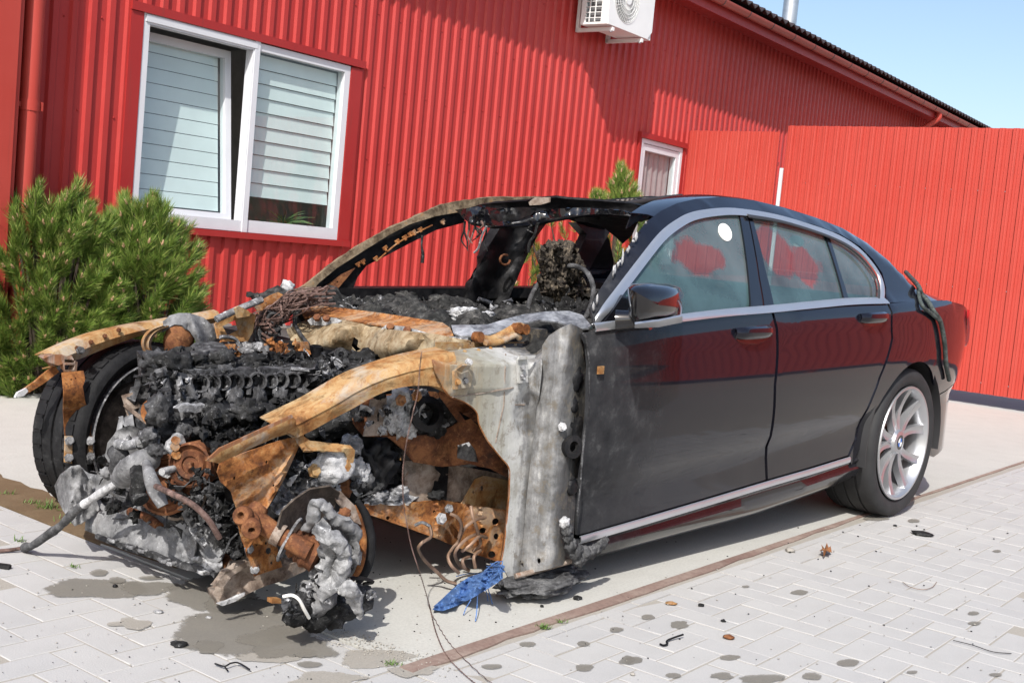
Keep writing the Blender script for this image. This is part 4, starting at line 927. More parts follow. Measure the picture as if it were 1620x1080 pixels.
# ------------------------------------------------------------------ door mirror
mirc = PS(1040, 478, lambda u, z: 1.03)
mb = MB(); rows = []
mo = [(993,455),(1000,449),(1030,446),(1060,449),(1076,454),(1083,466),(1082,484),(1077,500),(1062,508),(1030,513),(1002,514),(994,500)]
cpx = (1040, 481); N_ = len(mo)
for r_, dv in ((1.0, .0), (.985, .045), (.93, .085), (.8, .115), (.55, .135), (.25, .142), (.02, .144)):
    rows.append([PV(cpx[0] + (x-cpx[0])*r_, cpx[1] + (y-cpx[1])*r_, .985 + dv) for x, y in mo] )
rows = [r_ + [r_[0]] for r_ in rows]; mb.grid(rows); mb.add(rows[0][:-1], [tuple(range(N_))]); mir = cobj('door_mirror', mb, M['gloss'], smooth=60)
mb = MB(); rows = []
for i in range(9):
    t_ = i/8; x = 1004 + 74*t_; y = 512.5 - 2*t_ - 6.5*max(0, t_-.5)*2; rows.append([PV(x, y - 1.5 - 5*math.sin(min(1, t_*1.2+.15)*1.7), 1.115 - .03*abs(t_-.5)), PV(x, y + 3.2, 1.085 - .03*abs(t_-.5)), PV(x, y + 3.0, 1.0)])
mb.grid(rows, th=.006); cobj('mirror_base_cap', mb, M['chrome'], mir, 50)
mb = MB(); mb.tube([PV(975, 507, .93), PV(1005, 506, .98), PV(1030, 508, 1.03)], [.035, .030, .028], 10); mb.prism([PV(948,513,.905), PV(966,490,.895), PV(982,466,.88), PV(992,470,.88), PV(996,506,.905)], (0, .01, 0)); cobj('mirror_foot', mb, M['gloss'], mir, 50)
# ================================================================== BURNT CAR: stripped front
def nv(x, y, s=.03, k=0): return noise.fractal((x*s+k*3.3, y*s, k*1.7), 1, 2, 4)
def pp(name, px, v, mat, sp=9, th=.004, holes=(), parent=None, smooth=70, nz_=.0, ns=.03, jit=.15, k=0):
    """sheet whose outline was surveyed in the photograph, standing at lateral distance v (number or function)"""
    vf = v if callable(v) else (lambda x, y: v)
    pf = lambda x, y: PV(x, y, vf(x, y) + (nz_*nv(x, y, ns, k) if nz_ else 0))
    return cobj(name, cdt_panel(px, pf, sp, th, holes, jit, k), mat, parent, smooth)
def pu(name, px, u, mat, sp=9, th=.004, holes=(), parent=None, smooth=40, nz_=.0, ns=.03, jit=.15, k=0):
    uf = u if callable(u) else (lambda x, y: u)
    pf = lambda x, y: PU(x, y, uf(x, y) + (nz_*nv(x, y, ns, k) if nz_ else 0))
    return cobj(name, cdt_panel(px, pf, sp, th, holes, jit, k), mat, parent, smooth)
def tube(name, pts, r, mat, n=8, parent=None, sub=5, rough=0):
    mb = MB(); c = crom(pts, sub) if sub > 1 else pts
    if isinstance(r, (list, tuple)): r = [lerpt([(i/(len(r)-1), q) for i, q in enumerate(r)], j/(len(c)-1)) for j in range(len(c))]
    mb.tube(c, r, n)
    if rough: mb.v = [tuple(Vector(p) + rough*noise.noise_vector(Vector(p)*38) + rough*.5*noise.noise_vector(Vector(p)*95)) for p in mb.v]
    return cobj(name, mb, mat, parent, 60)
def bolt(x, y, v, r=.009, mat=None, parent=None, h=.012):
    mb = MB(); p = PV(x, y, v); mb.lathe([(r*1.5, -.002), (r*1.5, .003), (r, .003), (r, h), (0, h)], p, (-.25, 1, .1), 6); return cobj('bolt', mb, mat or M['ash'], parent, 30)
def lump(name, c, sc, mat, seed, amp=.3, freq=2.2, sub=3, parent=None):
    mb = MB(); mb.blob(c, sc, amp, freq, sub, seed); return cobj(name, mb, mat, parent, 180)
M['greyrust'] = burnt('greyish_rusted_casting', [(.28, (.09, .06, .045)), (.45, (.22, .17, .135)), (.6, (.31, .26, .22)), (.75, (.20, .11, .07)), (.88, (.36, .33, .3))], 7, .8, seed=31)
M['shield'] = burnt('sooty_brown_shield', [(.3, (.03, .024, .02)), (.5, (.085, .068, .055)), (.66, (.15, .12, .10)), (.82, (.06, .04, .03))], 7, .8, seed=37)
# ---- left inner wing and hinge pillar
def v_wing(x, y):
    v = .80
    if y < 574: v -= .17*((574-y)/33)**1.2
    d = math.hypot((x-834)/20, (y-655)/36); v -= .016*max(0, min(1, (1.15-d)*3))
    if y > 574:
        if x < 803 and y < 622 - (x-715)*.05: v += .008
        if x > 815 and x < 822 and 574 < y < 606: v += .003
    v += .05*max(0, (x-835)/20)**2 if x > 835 else 0
    return v + .0045*nv(x, y, .012, 1) + .0009*nv(x, y, .08, 2)
wing = pp('inner_wing', [(681,561),(700,556),(740,551),(785,546),(838,540),(858,546),(855,590),(849,650),(842,710),(836,760),(829,830),(822,908),(806,916),(793,892),(798,865),(805,800),(807,762),(806,739),(794,724),(782,709),(772,696),(759,671),(756,654),(747,643),(733,634),(712,626),(700,611),(690,590)], v_wing, M['pale'], 5, .004, [circ(826,889,4,4)], jit=.1, smooth=60)
edge_ = [(700,611),(712,626),(733,634),(747,643),(756,654),(759,671),(772,696),(782,709),(794,724),(806,739),(807,762),(805,800),(798,865),(793,892)]
ec = crom([Vector((x, y, 0)) for x, y in edge_], 3); mb = MB(); mb.grid([[PV(q.x, q.y, v_wing(q.x, q.y) + .001), PV(q.x - .6, q.y + .4, v_wing(q.x, q.y) - .008), PV(q.x, q.y, v_wing(q.x, q.y) - .05) + Vector((-.006, 0, .004))] for q in ec], th=.003); cobj('wing_flange', mb, M['rust'], wing, 40)
for (x0, y0, x1, y1) in ((800,560,797,640),(797,640,784,700),(760,622,812,613),(715,628,760,622),(815,640,830,640)): tube('panel_seam', [PV(x0 + (x1-x0)*i/4, y0 + (y1-y0)*i/4, v_wing(x0 + (x1-x0)*i/4, y0 + (y1-y0)*i/4) + .0008) for i in range(5)], .0022, M['greyrust'], 5, parent=wing, sub=1)
def v_pil(x, y):
    t_ = max(0, min(1, (x-822-(916-y)*.08)/80)); v = .80 + .105*math.sin(min(1, t_*1.5)*1.57) - .02*max(0, t_-.75)*4
    return v + .008*noise.noise((x*.07 + .012*y, y*.006, 3)) + .004*nv(x, y, .05, 4)
pil = pp('hinge_pillar', [(858,546),(868,531),(884,520),(904,512),(921,520),(926,545),(929,580),(927,640),(920,700),(914,760),(909,815),(907,860),(904,889),(862,901),(822,909),(829,830),(836,760),(842,710),(849,650),(855,590)], v_pil, M['pale'], 5, .005, [circ(852,887,3.5,5), circ(905,672,3,5), circ(826,893,2,3)], jit=.15, smooth=60)
for (x, y, sc, sd) in ((908,690,(.035,.02,.075),1), (903,770,(.03,.02,.03),2), (909,600,(.03,.02,.045),3), (904,640,(.022,.02,.03),9)): lump('hinge', PV(x, y, .890), sc, M['soot'], sd, .25, parent=pil)
mb = MB(); mb.lathe([(.016, -.012), (.034, -.012), (.036, .012), (.018, .014), (.016, 0)], PV(904, 706, .915), (-.2, 1, .1), 20); cobj('hinge_eye', mb, M['soot'], pil, 40)
bolt(889, 675, .91, .010, M['whiteash'], pil)
mb = MB(); pts = crom([PV(x, y, .935) for x, y in fd_front[:-1]], 4); mb.tube([p + Vector((0, .006*nv(i*9, 3), 0)) for i, p in enumerate(pts)], [.0040 + .0015*nv(i*7, 8) for i in range(len(pts))], 8); cobj('burnt_edge', mb, M['engine'], fdoor, 60)
mb = MB(); mb.box((-.014, 0, -.012), (.014, .006, .012)); mb.v = [tuple(Vector(p) + PV(949, 585, .945)) for p in mb.v]; cobj('side_clip', mb, M['tan'], fdoor)
# brackets on the inner wing
def box_px(name, x0, y0, x1, y1, v, d, mat, parent=None):
    a, b, c_, d_ = PV(x0, y0, v), PV(x1, y0, v), PV(x1, y1, v), PV(x0, y1, v); mb = MB(); mb.prism([a, b, c_, d_], (0, d, 0)); return cobj(name, mb, mat, parent)
b1 = pp('bracket', [(719,588),(726,582),(744,585),(747,600),(744,612),(719,616)], .825, M['pale'], 8, .010, parent=wing); bolt(723, 604, .825, .007, M['tan'], b1); bolt(735, 602, .825, .007, M['ash'], b1)
pp('bracket', [(722,585),(731,578),(745,578),(742,584),(730,589)], lambda x, y: .835 + .02*(y < 583), M['pale'], 8, .006, parent=wing); bolt(741, 573, .83, .008, M['whiteash'], wing)
b2 = pp('bracket', [(820,568),(834,567),(836,604),(822,606)], .822, M['pale'], 8, .010, parent=wing); bolt(826, 581, .822, .007, M['ash'], b2); bolt(826, 596, .822, .007, M['ash'], b2); pp('bracket', [(820,569),(822,564),(848,562),(846,566),(834,568)], .832, M['pale'], 8, .006, parent=wing)
box_px('post_stub', 852, 521, 866, 546, .72, -.04, M['pale'], wing)
for x, y in ((700,558),(716,556),(735,553),(757,551),(776,548),(797,546),(815,543)): bolt(x, y+3, v_wing(x, y+3)+.001, .004, M['tan'], wing, .004)
box_px('top_flange', 690, 553, 838, 541, .64, -.004, M['tan'], wing)
# lower lip of the pillar, melted liner and sagging residue
tube('sill_flange', [PV(815, 911, .835), PV(850, 902, .86), PV(885, 892, .885), PV(903, 887, .895)], .009, M['greyrust'], 8)
mb = MB(); mb.blob(PV(857, 918, .83), (.17, .09, .034), .30, 2.4, 5, 3); cobj('melted_arch_liner', mb, M['cable'], None, 180)
for k, (x, y, r_) in enumerate(((893,826,.018),(897,838,.020),(899,850,.018),(903,862,.022),(910,872,.026),(922,876,.028),(934,873,.022),(944,868,.020),(951,862,.018),(957,855,.014),(916,884,.024))): lump('molten_plastic', PV(x, y, .93), (r_, r_*.8, r_), M['whiteash'] if k == 0 else M['cable'], 30+k, .35, 2.5, 3)
# ---- left upper rail: pressed box running forward to the front plate
top = [(722,560),(690,566),(652,575),(612,588),(576,602),(540,622),(505,643),(470,660),(440,675)]; bot = [(716,622),(690,611),(655,610),(620,616),(590,628),(560,645),(526,663),(495,680),(470,692)]
mb = MB(); rows = []
for (a, b) in zip(crom([Vector((x, y, 0)) for x, y in top], 4), crom([Vector((x, y, 0)) for x, y in bot], 4)):
    v = .80 - .14*min(1, max(0, (715-a.x)/250)); T, B_ = PV(a.x, a.y, v), PV(b.x, b.y, v); m_ = (T+B_)/2; n_ = .003*nv(a.x, a.y, .05, 5)
    rows.append([T + Vector((.02, -.11, .006)), T + Vector((0, -.012, .002)), T + Vector((0, -.002, -.006)), T*.7 + B_*.3 + Vector((0, .006 + n_, 0)), T*.62 + B_*.38 + Vector((0, .002+n_, 0)), m_ + Vector((0, .004 + n_, 0)), T*.25 + B_*.75 + Vector((0, n_, 0)), B_, B_ + Vector((0, -.02, -.004)), B_ + Vector((.02, -.10, .0))])
mb.grid(rows, th=.003); rail_ = cobj('wing_rail', mb, M['tan'], smooth=45)
for x, y in ((615,600),(655,592),(560,626),(500,660)): pass
# front support plate, its shelf and side arm
plate = pp('front_plate', [(344,747),(349,729),(398,712),(440,697),(468,690),(474,704),(463,728),(450,757),(430,792),(420,808),(423,844),(434,845),(440,872),(447,896),(403,911),(396,889),(383,856),(378,833),(374,803),(366,778),(350,762)],
   lambda x, y: .62 + .018*max(0, 1-abs(x-(470-(y-700)*.46))/10) + .010*math.exp(-((x-393)**2/500 + (y-742)**2/60)), M['rust'], 6, .004, [circ(422,731,2.2,2.8,7), circ(371,756,2.2,2.8,7), circ(402,797,2.4,2.8,7), circ(425,871,4.6,5.2,10), circ(421,859,2.2,2.6,7), circ(430,890,2.4,2.8,7), circ(433,768,2,2.3,6), circ(406,862,1.7,2,6)], nz_=.012, ns=.02, smooth=30)
bolt(394, 868, .63, .009, M['ash'], plate); bolt(403, 900, .63, .009, M['ash'], plate)
pp('front_plate_patch', [(384,852),(432,838),(446,896),(404,909)], .632, M['rust'], 9, .003, [circ(425,871,4.9,5.4,10), circ(421,859,2.3,2.7,7), circ(430,890,2.5,2.9,7), circ(406,862,1.9,2.2,6)], parent=plate, nz_=.006)
pp('plate_shelf', [(326,728),(347,710),(394,688),(436,669),(462,657),(468,664),(469,682),(436,692),(392,711),(346,733)], lambda x, y: .70 - .0030*max(0, y - (733-(x-330)*.47))*1.0 - .02, M['tan'], 7, .004, nz_=.012)
pp('shelf_lip', [(328,727),(347,709),(394,687),(462,656),(464,660),(396,692),(349,714),(331,729)], .715, M['pale'], 7, .005, nz_=.006)
pp('side_arm', [(462,659),(474,655),(477,664),(481,690),(491,697),(520,700),(554,704),(562,712),(560,728),(552,746),(545,749),(551,726),(545,715),(500,713),(481,712),(470,700)], lambda x, y: .645 + .015*(y > 706 and x > 480), M['tan'], 6, .006, nz_=.010)
# ---- left wheelhouse: strut tower, rusty braces, chassis leg
tower = pp('strut_tower', [(556,640),(600,628),(651,616),(690,620),(722,636),(730,660),(700,676),(660,688),(615,691),(575,690),(560,668)], lambda x, y: .52 + .05*math.sin((x-556)/50), M['rustdark'], 8, .005, nz_=.03, ns=.03)
pp('tower_plate', [(587,632),(612,627),(611,655),(613,688),(575,690),(582,660)], .60, M['greyrust'], 8, .004, nz_=.01, parent=tower)
for k, (x, y, r_, mt_) in enumerate(((632,632,.05,'whiteash'),(655,645,.05,'whiteash'),(622,660,.05,'whiteash'),(640,672,.045,'whiteash'),(668,628,.03,'ash'),(672,660,.06,'char'),(697,650,.055,'char'),(690,672,.05,'char'),(650,684,.025,'whiteash'),(604,680,.02,'whiteash'),(566,650,.03,'ash'),(715,655,.04,'char'),(600,620,.03,'soot'))): lump('ash_clump' if 'ash' in mt_ else 'char_clump', PV(x, y, .60), (r_*.8, r_*.5, r_*.75), M[mt_], 60+k, .5, 2.8, 3)
mb = MB(); mb.lathe([(.05, 0), (.055, .02), (.035, .03), (.033, -.02)], PV(672, 655, .63), (-.3, 1, .25), 20); cobj('strut_ring', mb, M['soot'], None, 40)
bolt(634, 633, .64, .012, M['rust']); bolt(659, 626, .63, .012, M['rust'])
pp('wheelhouse_edge', [(700,612),(735,630),(757,652),(760,672),(745,662),(725,650),(738,668),(726,668),(705,640),(693,624)], lambda x, y: .74 - .08*(y > 640 and x < 740), M['rustdark'], 7, .004, nz_=.012)
pp('brace', [(613,690),(660,689),(700,683),(724,668),(745,662),(765,682),(785,710),(808,740),(806,757),(775,741),(745,734),(700,738),(655,731),(640,712)], lambda x, y: .60 + .10*max(0, (x-720)/88), M['rustdark'], 7, .005, [[(724,704),(742,699),(752,712),(757,731),(737,728),(723,724)]], nz_=.02, ns=.025)
lump('ash_clump', PV(738, 715, .50), (.05, .03, .06), M['whiteash'], 81, .5, 3)
pp('wheelhouse_panel', [(640,728),(700,732),(808,752),(806,800),(745,800),(655,792),(640,790)], .54, M['greyrust'], 7, .004, nz_=.02, ns=.03)
pp('wheelhouse_plate', [(752,758),(765,752),(806,760),(805,806),(745,806),(730,796)], .56, M['tan'], 8, .004, [circ(763,772,3,4.5,8), circ(749,778,2,2.5,7)], nz_=.01)
pp('wheelhouse_rear', [(612,692),(640,700),(660,735),(655,760),(625,765),(615,730)], .40, M['tan'], 9, .004, nz_=.03)
leg = pp('chassis_leg', [(575,797),(600,794),(650,795),(700,790),(745,799),(802,806),(795,891),(740,872),(690,851),(640,833),(598,818),(578,812)], lambda x, y: .58 + .018*math.sin((x-640)/22)*(690 < x < 760) + .03*max(0, (x-740)/60), M['rust'], 6, .005, [circ(784,825,5.5,6,10), circ(764,839,5.8,5,10), circ(785,848,4.2,5,9), circ(778,877,5.8,6.2,10), circ(705,822,3,4,8), circ(695,846,2,3.2,7), circ(744,864,2,2.4,7), circ(687,809,2,2.4,7), circ(614,819,3.3,3.3,8)], nz_=.014, ns=.03, smooth=35)
pp('leg_top', [(576,797),(582,777),(600,765),(640,758),(690,765),(735,785),(745,799),(700,791),(650,796)], lambda x, y: .56 - .0055*(797-y), M['rustdark'], 7, .004, nz_=.01)
pp('ash_crust', [(577,795),(580,783),(596,770),(632,760),(658,766),(668,780),(648,796),(610,795)], lambda x, y: .60 - .004*(797-y), M['whiteash'], 7, .008, nz_=.03, ns=.06)
for k, (x, y) in enumerate(((600,783),(618,788),(592,789),(633,776),(690,783))): lump('char_clump', PV(x, y, .58), (.03, .02, .015), M['char'] if k == 4 else M['ash'], 90+k, .5)
bolt(710, 804, .62, .010, M['ash'], leg); bolt(698, 820, .62, .013, M['whiteash'], leg); bolt(712, 756, .50, .010, M['greyrust'])
# brake lines hanging from the leg
for pts in ([(680,832),(682,848),(668,858),(662,868),(672,886),(692,905),(706,918),(722,923)], [(768,818),(752,822),(738,832),(731,842),(725,856),(715,868),(709,880),(714,894),(726,906)], [(752,845),(738,852),(724,866),(720,878),(728,894),(742,902)], [(712,812),(724,818),(730,832),(726,850)], [(770,850),(758,848),(744,862),(730,872)], [(745,800),(748,818),(755,838),(760,860),(748,872)], [(760,870),(750,880),(752,898)], [(742,880),(732,886),(736,900)]):
    tube('brake_line', [PV(x, y, .66 + .02*math.sin(i)) for i, (x, y) in enumerate(pts)], .0055, M['brakeline'], 6)
tube('brake_line', [PV(657,830,.64), PV(668,826,.66), PV(680,832,.66)], .005, M['ash'], 6)
# ---- firewall, scuttle, cowl
def uw(x, y): return .50 + .09*math.sin((y-505)/85*3.14) *(-1) + .05*math.sin((x-480)/38) + .03*math.sin((x-470)/17+y*.05)
pu('firewall', [(455,520),(486,505),(540,505),(610,520),(690,528),(745,540),(735,560),(690,580),(650,592),(600,600),(545,602),(500,590),(470,575)], uw, M['beige'], 8, .005, [[(560,533),(567,538),(565,548),(571,552),(562,556),(556,547)]], nz_=.05, ns=.02, smooth=60)
pu('firewall_low', [(470,560),(520,575),(600,585),(690,560),(700,610),(640,640),(520,640),(460,610)], .42, M['engine'], 10, .005, nz_=.05)
scut = pu('scuttle_beam', [(476,489),(500,483),(540,487),(589,493),(644,501),(700,510),(712,518),(718,531),(705,533),(672,527),(640,521),(617,517),(575,510),(533,504),(500,501),(480,502)], lambda x, y: .60 - .10*math.sin(max(0, min(1, (y - (483+(x-480)*.13))/22))*1.57), M['rust'], 6, .006, nz_=.008, smooth=60)
pu('scuttle_plate', [(486,507),(495,501),(530,503),(541,507),(532,513),(510,515),(492,514)], .475, M['whiteash'], 6, .004, nz_=.01); pu('scuttle_plate', [(603,520),(610,514),(640,516),(675,526),(648,535),(625,530),(606,526)], .475, M['whiteash'], 6, .004, nz_=.01)
for x, y in ((502,504),(517,505),(618,519),(645,524)):
    mb = MB(); mb.lathe([(.014, 0), (.014, .012), (0, .012)], PU(x, y, .46), (-.6, .4, .7), 6); cobj('bolt', mb, M['rustdark'], scut, 30)
cowlo = cobj('cowl_panel', cdt_panel([(714,514),(772,513),(794,506),(828,497),(864,492.5),(900,491.5),(921,498),(935,514),(930,519),(911,520),(895,513),(883,509),(853,505.5),(828,511),(792,524),(772,529),(728,531),(717,526)], lambda x, y: PU(x, y, .56 + .36*max(0, min(1, (x-714)/215))**1.3 - .004*(y-500) + .012*nv(x, y, .05, 3)), 6, .005, (), .15), M['cowl'], None, 60)
hg = tube('bonnet_hinge', [PV(755,534,.66), PV(775,538,.66), PV(800,528,.67), PV(818,519,.68), PV(830,520,.68)], [.016,.014,.017,.019,.015], M['tan'], 8, sub=3)
tube('bonnet_hinge', [PV(768,542,.68), PV(790,541,.68), PV(815,530,.69), PV(822,535,.69)], .010, M['tan'], 8, sub=3)
for x, y in ((756,533),(829,521),(818,519)):
    mb = MB(); mb.lathe([(0, -.012), (.017, -.012), (.017, .012), (0, .012)], PV(x, y, .69), (0, 1, .1), 12); cobj('hinge_pin', mb, M['rust'], hg, 40)
tube('wiper_arm', [PV(700,541,.55), PV(712,538,.58), PV(740,540,.62)], .012, M['ash'], 7, sub=3)
# ---- engine bay filler and block
mb = MB(); mb.box((-.22, -.22, .27), (.46, .16, .62)); eng = cobj('engine_block', mb, M['engine'])
mb = MB(); mb.box((-.05, -.50, .26), (.55, -.25, .50)); mb.box((.40, -.66, .3), (.46, .55, .78)); cobj('bay_floor', mb, M['soot'])
a, b = PV(300, 606, .10), PV(505, 600, .10); d = (b-a).normalized()
mb = MB(); mb.bar(a + Vector((0, -.11, -.005)), b + Vector((0, -.11, -.005)), .20, .085, (0, 0, 1)); head = cobj('cylinder_head', mb, M['engine'], eng)
for k, x in enumerate((314,332,351,369,386,406,426,441,461,476,497)):
    y = 606.5 - (x-314)*.033; p = PV(x, y, .105); r_ = .029*(1, .95, .85, 1, .7, 1, .8, .95, .9, .9, .75)[k]; mb = MB()
    ax = Vector((-.30 + .1*math.sin(k*2.1), 1, .22)); mb.lathe([(r_*.72, -.03), (r_*.74, .012), (r_*.80, .020), (r_*.98, .022), (r_*1.08, .014), (r_*1.04, -.01)], p, ax, 18); q = cobj('intake_port', mb, M['engine'], head, 40)
    mb = MB(); mb.lathe([(0, -.028), (r_*.73, -.028)], p, ax, 14); cobj('port_bore', mb, M['soot'], q)
    if k % 2 == 0:
        mb = MB(); mb.bar(PV(x+9, y+6, .115), PV(x+9+2*math.sin(k), y+22, .13), .014, .022); cobj('port_web', mb, M['ash'] if k % 4 else M['engine'], head)
    if k % 2 == 1: lump('melted_runner', PV(x+4, y+26+4*math.sin(k*3), .18), (.024, .02, .035), M['engine'], 120+k, .5, 2.5, 3, head)
rg = random.Random(11)
def heap(name, px, v, mat, amp, k, sp=3.2, parent=None):
    def vf(x, y): return (v(x, y) if callable(v) else v) + amp*(noise.fractal((x*.045, y*.06, k*3.1), .8, 2.1, 6) + .35*abs(noise.noise((x*.16, y*.2, k))) )
    return cobj(name, cdt_panel(px, lambda x, y: PV(x, y, vf(x, y)), sp, .02, (), .3, k), mat, parent, 75)
heap('charred_cover', [(244,575),(262,561),(290,556),(330,563),(380,568),(430,566),(470,562),(505,566),(530,575),(520,592),(500,594),(460,594),(420,596),(370,598),(320,600),(290,598),(262,600),(246,592)], lambda x, y: -.09 + .0045*(y-560), M['char'], .07, 1, parent=eng)
heap('charred_heap', [(322,640),(345,632),(400,640),(450,636),(500,626),(550,612),(585,610),(575,628),(540,648),(490,668),(450,686),(410,700),(370,706),(335,706),(318,680)], lambda x, y: .20 + .0030*(y-620), M['char'], .10, 2, parent=eng)
heap('charred_heap', [(300,618),(360,622),(430,616),(500,612),(520,620),(505,640),(450,646),(390,650),(340,648),(300,640)], .05, M['char'], .06, 3, parent=eng)
heap('grey_slag', [(236,600),(262,594),(300,600),(312,640),(345,655),(352,690),(330,712),(285,706),(252,700),(238,660)], .17, M['engine'], .05, 4, parent=eng)
heap('grey_slag', [(500,570),(530,558),(560,566),(605,575),(612,592),(580,606),(545,620),(510,612),(496,596)], lambda x, y: .14 + .002*(y-560), M['engine'], .08, 5, parent=eng)
for k in range(14):                                            # charred cover remains along the top of the engine
    t_ = rg.random(); x = 250 + 260*t_; y = rg.uniform(566, 592) - 2*t_; s_ = rg.uniform(.018, .046); lump('char_clump', PV(x, y, rg.uniform(-.12, .06)), (s_*1.3, s_, s_*.75), M['char'] if rg.random() < .8 else M['engine'], 140+k, .5, 2.6, 3, eng)
for k in range(14):                                            # lower heap between the head and the left rail
    x = rg.uniform(330, 565); yl = 640 + max(0, 470-x)*.12; yh = min(706 - max(0, x-400)*.40, 700); y = rg.uniform(yl-10, max(yl, yh)); s_ = rg.uniform(.02, .05); lump('char_clump', PV(x, y, rg.uniform(.18, .38)), (s_*1.2, s_, s_*.8), M['char'] if rg.random() < .72 else M['engine'], 200+k, .55, 2.6, 3, eng)
for k in range(7):                                            # grey fused lumps at the engine's front
    x = rg.uniform(238, 345); y = rg.uniform(610, 712); s_ = rg.uniform(.016, .036); lump('slag', PV(x, y, rg.uniform(.12, .30)), (s_, s_, s_*1.2), M['engine'] if rg.random() < .85 else M['ash'], 300+k, .5, 2.6, 3, eng)
for k in range(8):
    x = rg.uniform(500, 600); y = rg.uniform(566, 612); s_ = rg.uniform(.02, .05); lump('char_clump', PV(x, y, rg.uniform(.1, .35)), (s_*1.3, s_, s_*.7), M['char'] if rg.random() < .6 else M['engine'], 360+k, .5, 2.6, 3, eng)
for x, y, w_, h_ in ((337,598,10,9),(429,566,6,9),(420,574,16,8),(453,572,12,6),(476,566,8,10),(500,556,10,14)):   # sensor stubs
    mb = MB(); p = PV(x, y, -.05); mb.lathe([(w_*.0022, -.02), (w_*.0022, .02), (w_*.0016, .022), (w_*.0016, -.005)], p, (0, .1, 1), 14); cobj('sensor', mb, M['soot'], eng, 40)
tube('metal_strap', [PV(460,583,.16), PV(500,588,.2), PV(548,601,.25)], .007, M['ash'], 6)
mb = MB(); p = PV(539, 560, .2); mb.lathe([(.010, -.004), (.022, -.004), (.022, .004), (.010, .004)], p, (-.4, 1, 0), 16); mb.bar(p + Vector((0, 0, -.018)), p + Vector((.01, 0, -.07)), .014, .006); cobj('lifting_eye', mb, M['engine'], eng, 40)
pu('rust_crossmember', [(354,545),(380,543),(450,543),(485,541),(492,560),(470,572),(440,575),(400,569),(372,568),(356,560)], .34, M['rust'], 7, .006, [circ(404,565,2,2.5,7), circ(437,560,2,2.5,7), circ(452,564,1.6,2,6)], nz_=.02)
for x, y, r_ in ((396,555,.035),(388,548,.025),(410,549,.02)): lump('ash_clump', PU(x, y, .33), (r_, r_*1.3, r_*.8), M['ash'], int(x), .5)
def shards(name, px, vr, n, size, mats, seed, parent=None, rods=.3):
    """many small sharp scraps - torn plates, rods, clinker - nobody could count; one mesh per material"""
    rg = random.Random(seed); xs = [p[0] for p in px]; ys = [p[1] for p in px]; B = [MB() for _ in mats]; i = 0
    while i < n:
        x, y = rg.uniform(min(xs), max(xs)), rg.uniform(min(ys), max(ys))
        if not inside((x, y), px): continue
        i += 1; v = (vr(x, y) if callable(vr) else rg.uniform(*vr)) + rg.uniform(-.02, .02); p = PV(x, y, v); mb = B[rg.randrange(len(B))]; s_ = size*rg.uniform(.4, 1.5)
        d = Vector((rg.uniform(-1, 1), rg.uniform(-1, 1), rg.uniform(-.8, .8))).normalized(); e = d.orthogonal().normalized(); e = Matrix.Rotation(rg.uniform(0, 6.28), 3, d) @ e; q = rg.random()
        if q < rods: mb.tube([p - d*s_, p + e*s_*.25, p + d*s_*1.1], [s_*.10, s_*.14, s_*.08], 5)
        elif q < rods + .4:
            w_ = e*s_*rg.uniform(.3, .7); n_ = d.cross(e)*s_*.4; mb.grid([[p - d*s_ - w_*.6, p - d*s_*.8 + w_], [p - w_ + n_*rg.uniform(-1, 1), p + w_*.8 + n_*rg.uniform(-1, 1)], [p + d*s_*.8 - w_*.5 + n_, p + d*s_ + w_*.4 + n_*rg.uniform(-1, 1)]], th=s_*.10)
        else: mb.blob(p, (s_*.55, s_*.45, s_*.5), .9, 2.2, 2, rg.randrange(999))
    for mb, mt_ in zip(B, mats):
        if mb.v: tag(cobj(name, mb, M[mt_], parent, 28), kind='stuff')
vh = lambda x, y: .21 + .0030*(y-620)
shards('engine_scraps', [(246,574),(262,561),(330,562),(500,565),(525,576),(515,594),(420,597),(300,600),(250,596)], lambda x, y: -.05 + .0045*(y-560), 170, .014, ['char','engine','char'], 1, eng)
shards('engine_scraps', [(325,640),(400,640),(500,626),(580,610),(560,640),(480,672),(410,702),(340,708),(318,680)], vh, 150, .014, ['char','char','engine'], 2, eng)
shards('engine_scraps', [(300,612),(500,606),(515,625),(450,648),(340,650),(300,640)], (.04, .09), 30, .012, ['engine','char'], 3, eng)
shards('front_scraps', [(238,600),(300,598),(345,655),(350,700),(300,712),(250,700)], (.20, .26), 60, .014, ['engine','engine','ash'], 4)
shards('front_scraps', [(150,690),(250,690),(262,760),(250,800),(180,790),(120,770)], lambda x, y: PU(x, y, -.40).y, 40, .016, ['engine','char','ash'], 5)
shards('front_scraps', [(180,780),(262,760),(350,790),(372,860),(330,860),(240,830),(160,810)], lambda x, y: PU(x, y, -.36).y, 70, .022, ['char','engine','char'], 6)
shards('corner_scraps', [(440,735),(510,715),(570,740),(600,790),(560,790),(500,770),(445,815)], (.55, .62), 80, .018, ['char','engine','whiteash','ash'], 7)
shards('corner_scraps', [(450,940),(500,910),(560,915),(590,940),(575,972),(520,990),(470,985),(448,965)], (.78, .86), 70, .016, ['char','engine','char','ash'], 8)
shards('corner_scraps', [(340,820),(375,800),(395,850),(380,890),(350,870)], (.52, .56), 40, .016, ['char','engine'], 9)
shards('tower_scraps', [(565,640),(640,622),(720,640),(715,670),(640,690),(575,685)], (.58, .63), 80, .015, ['whiteash','char','ash','char'], 10)
shards('tower_scraps', [(500,680),(560,650),(600,690),(620,760),(590,790),(560,720)], (.44, .52), 70, .020, ['char','char','engine'], 11)
shards('bay_scraps', [(500,565),(600,570),(615,592),(560,612),(505,606)], (.18, .30), 80, .015, ['engine','char','ash'], 12)
shards('bay_scraps', [(345,540),(480,540),(490,560),(400,572),(350,562)], lambda x, y: PU(x, y, .33).y, 50, .018, ['rust','engine','ash'], 13)
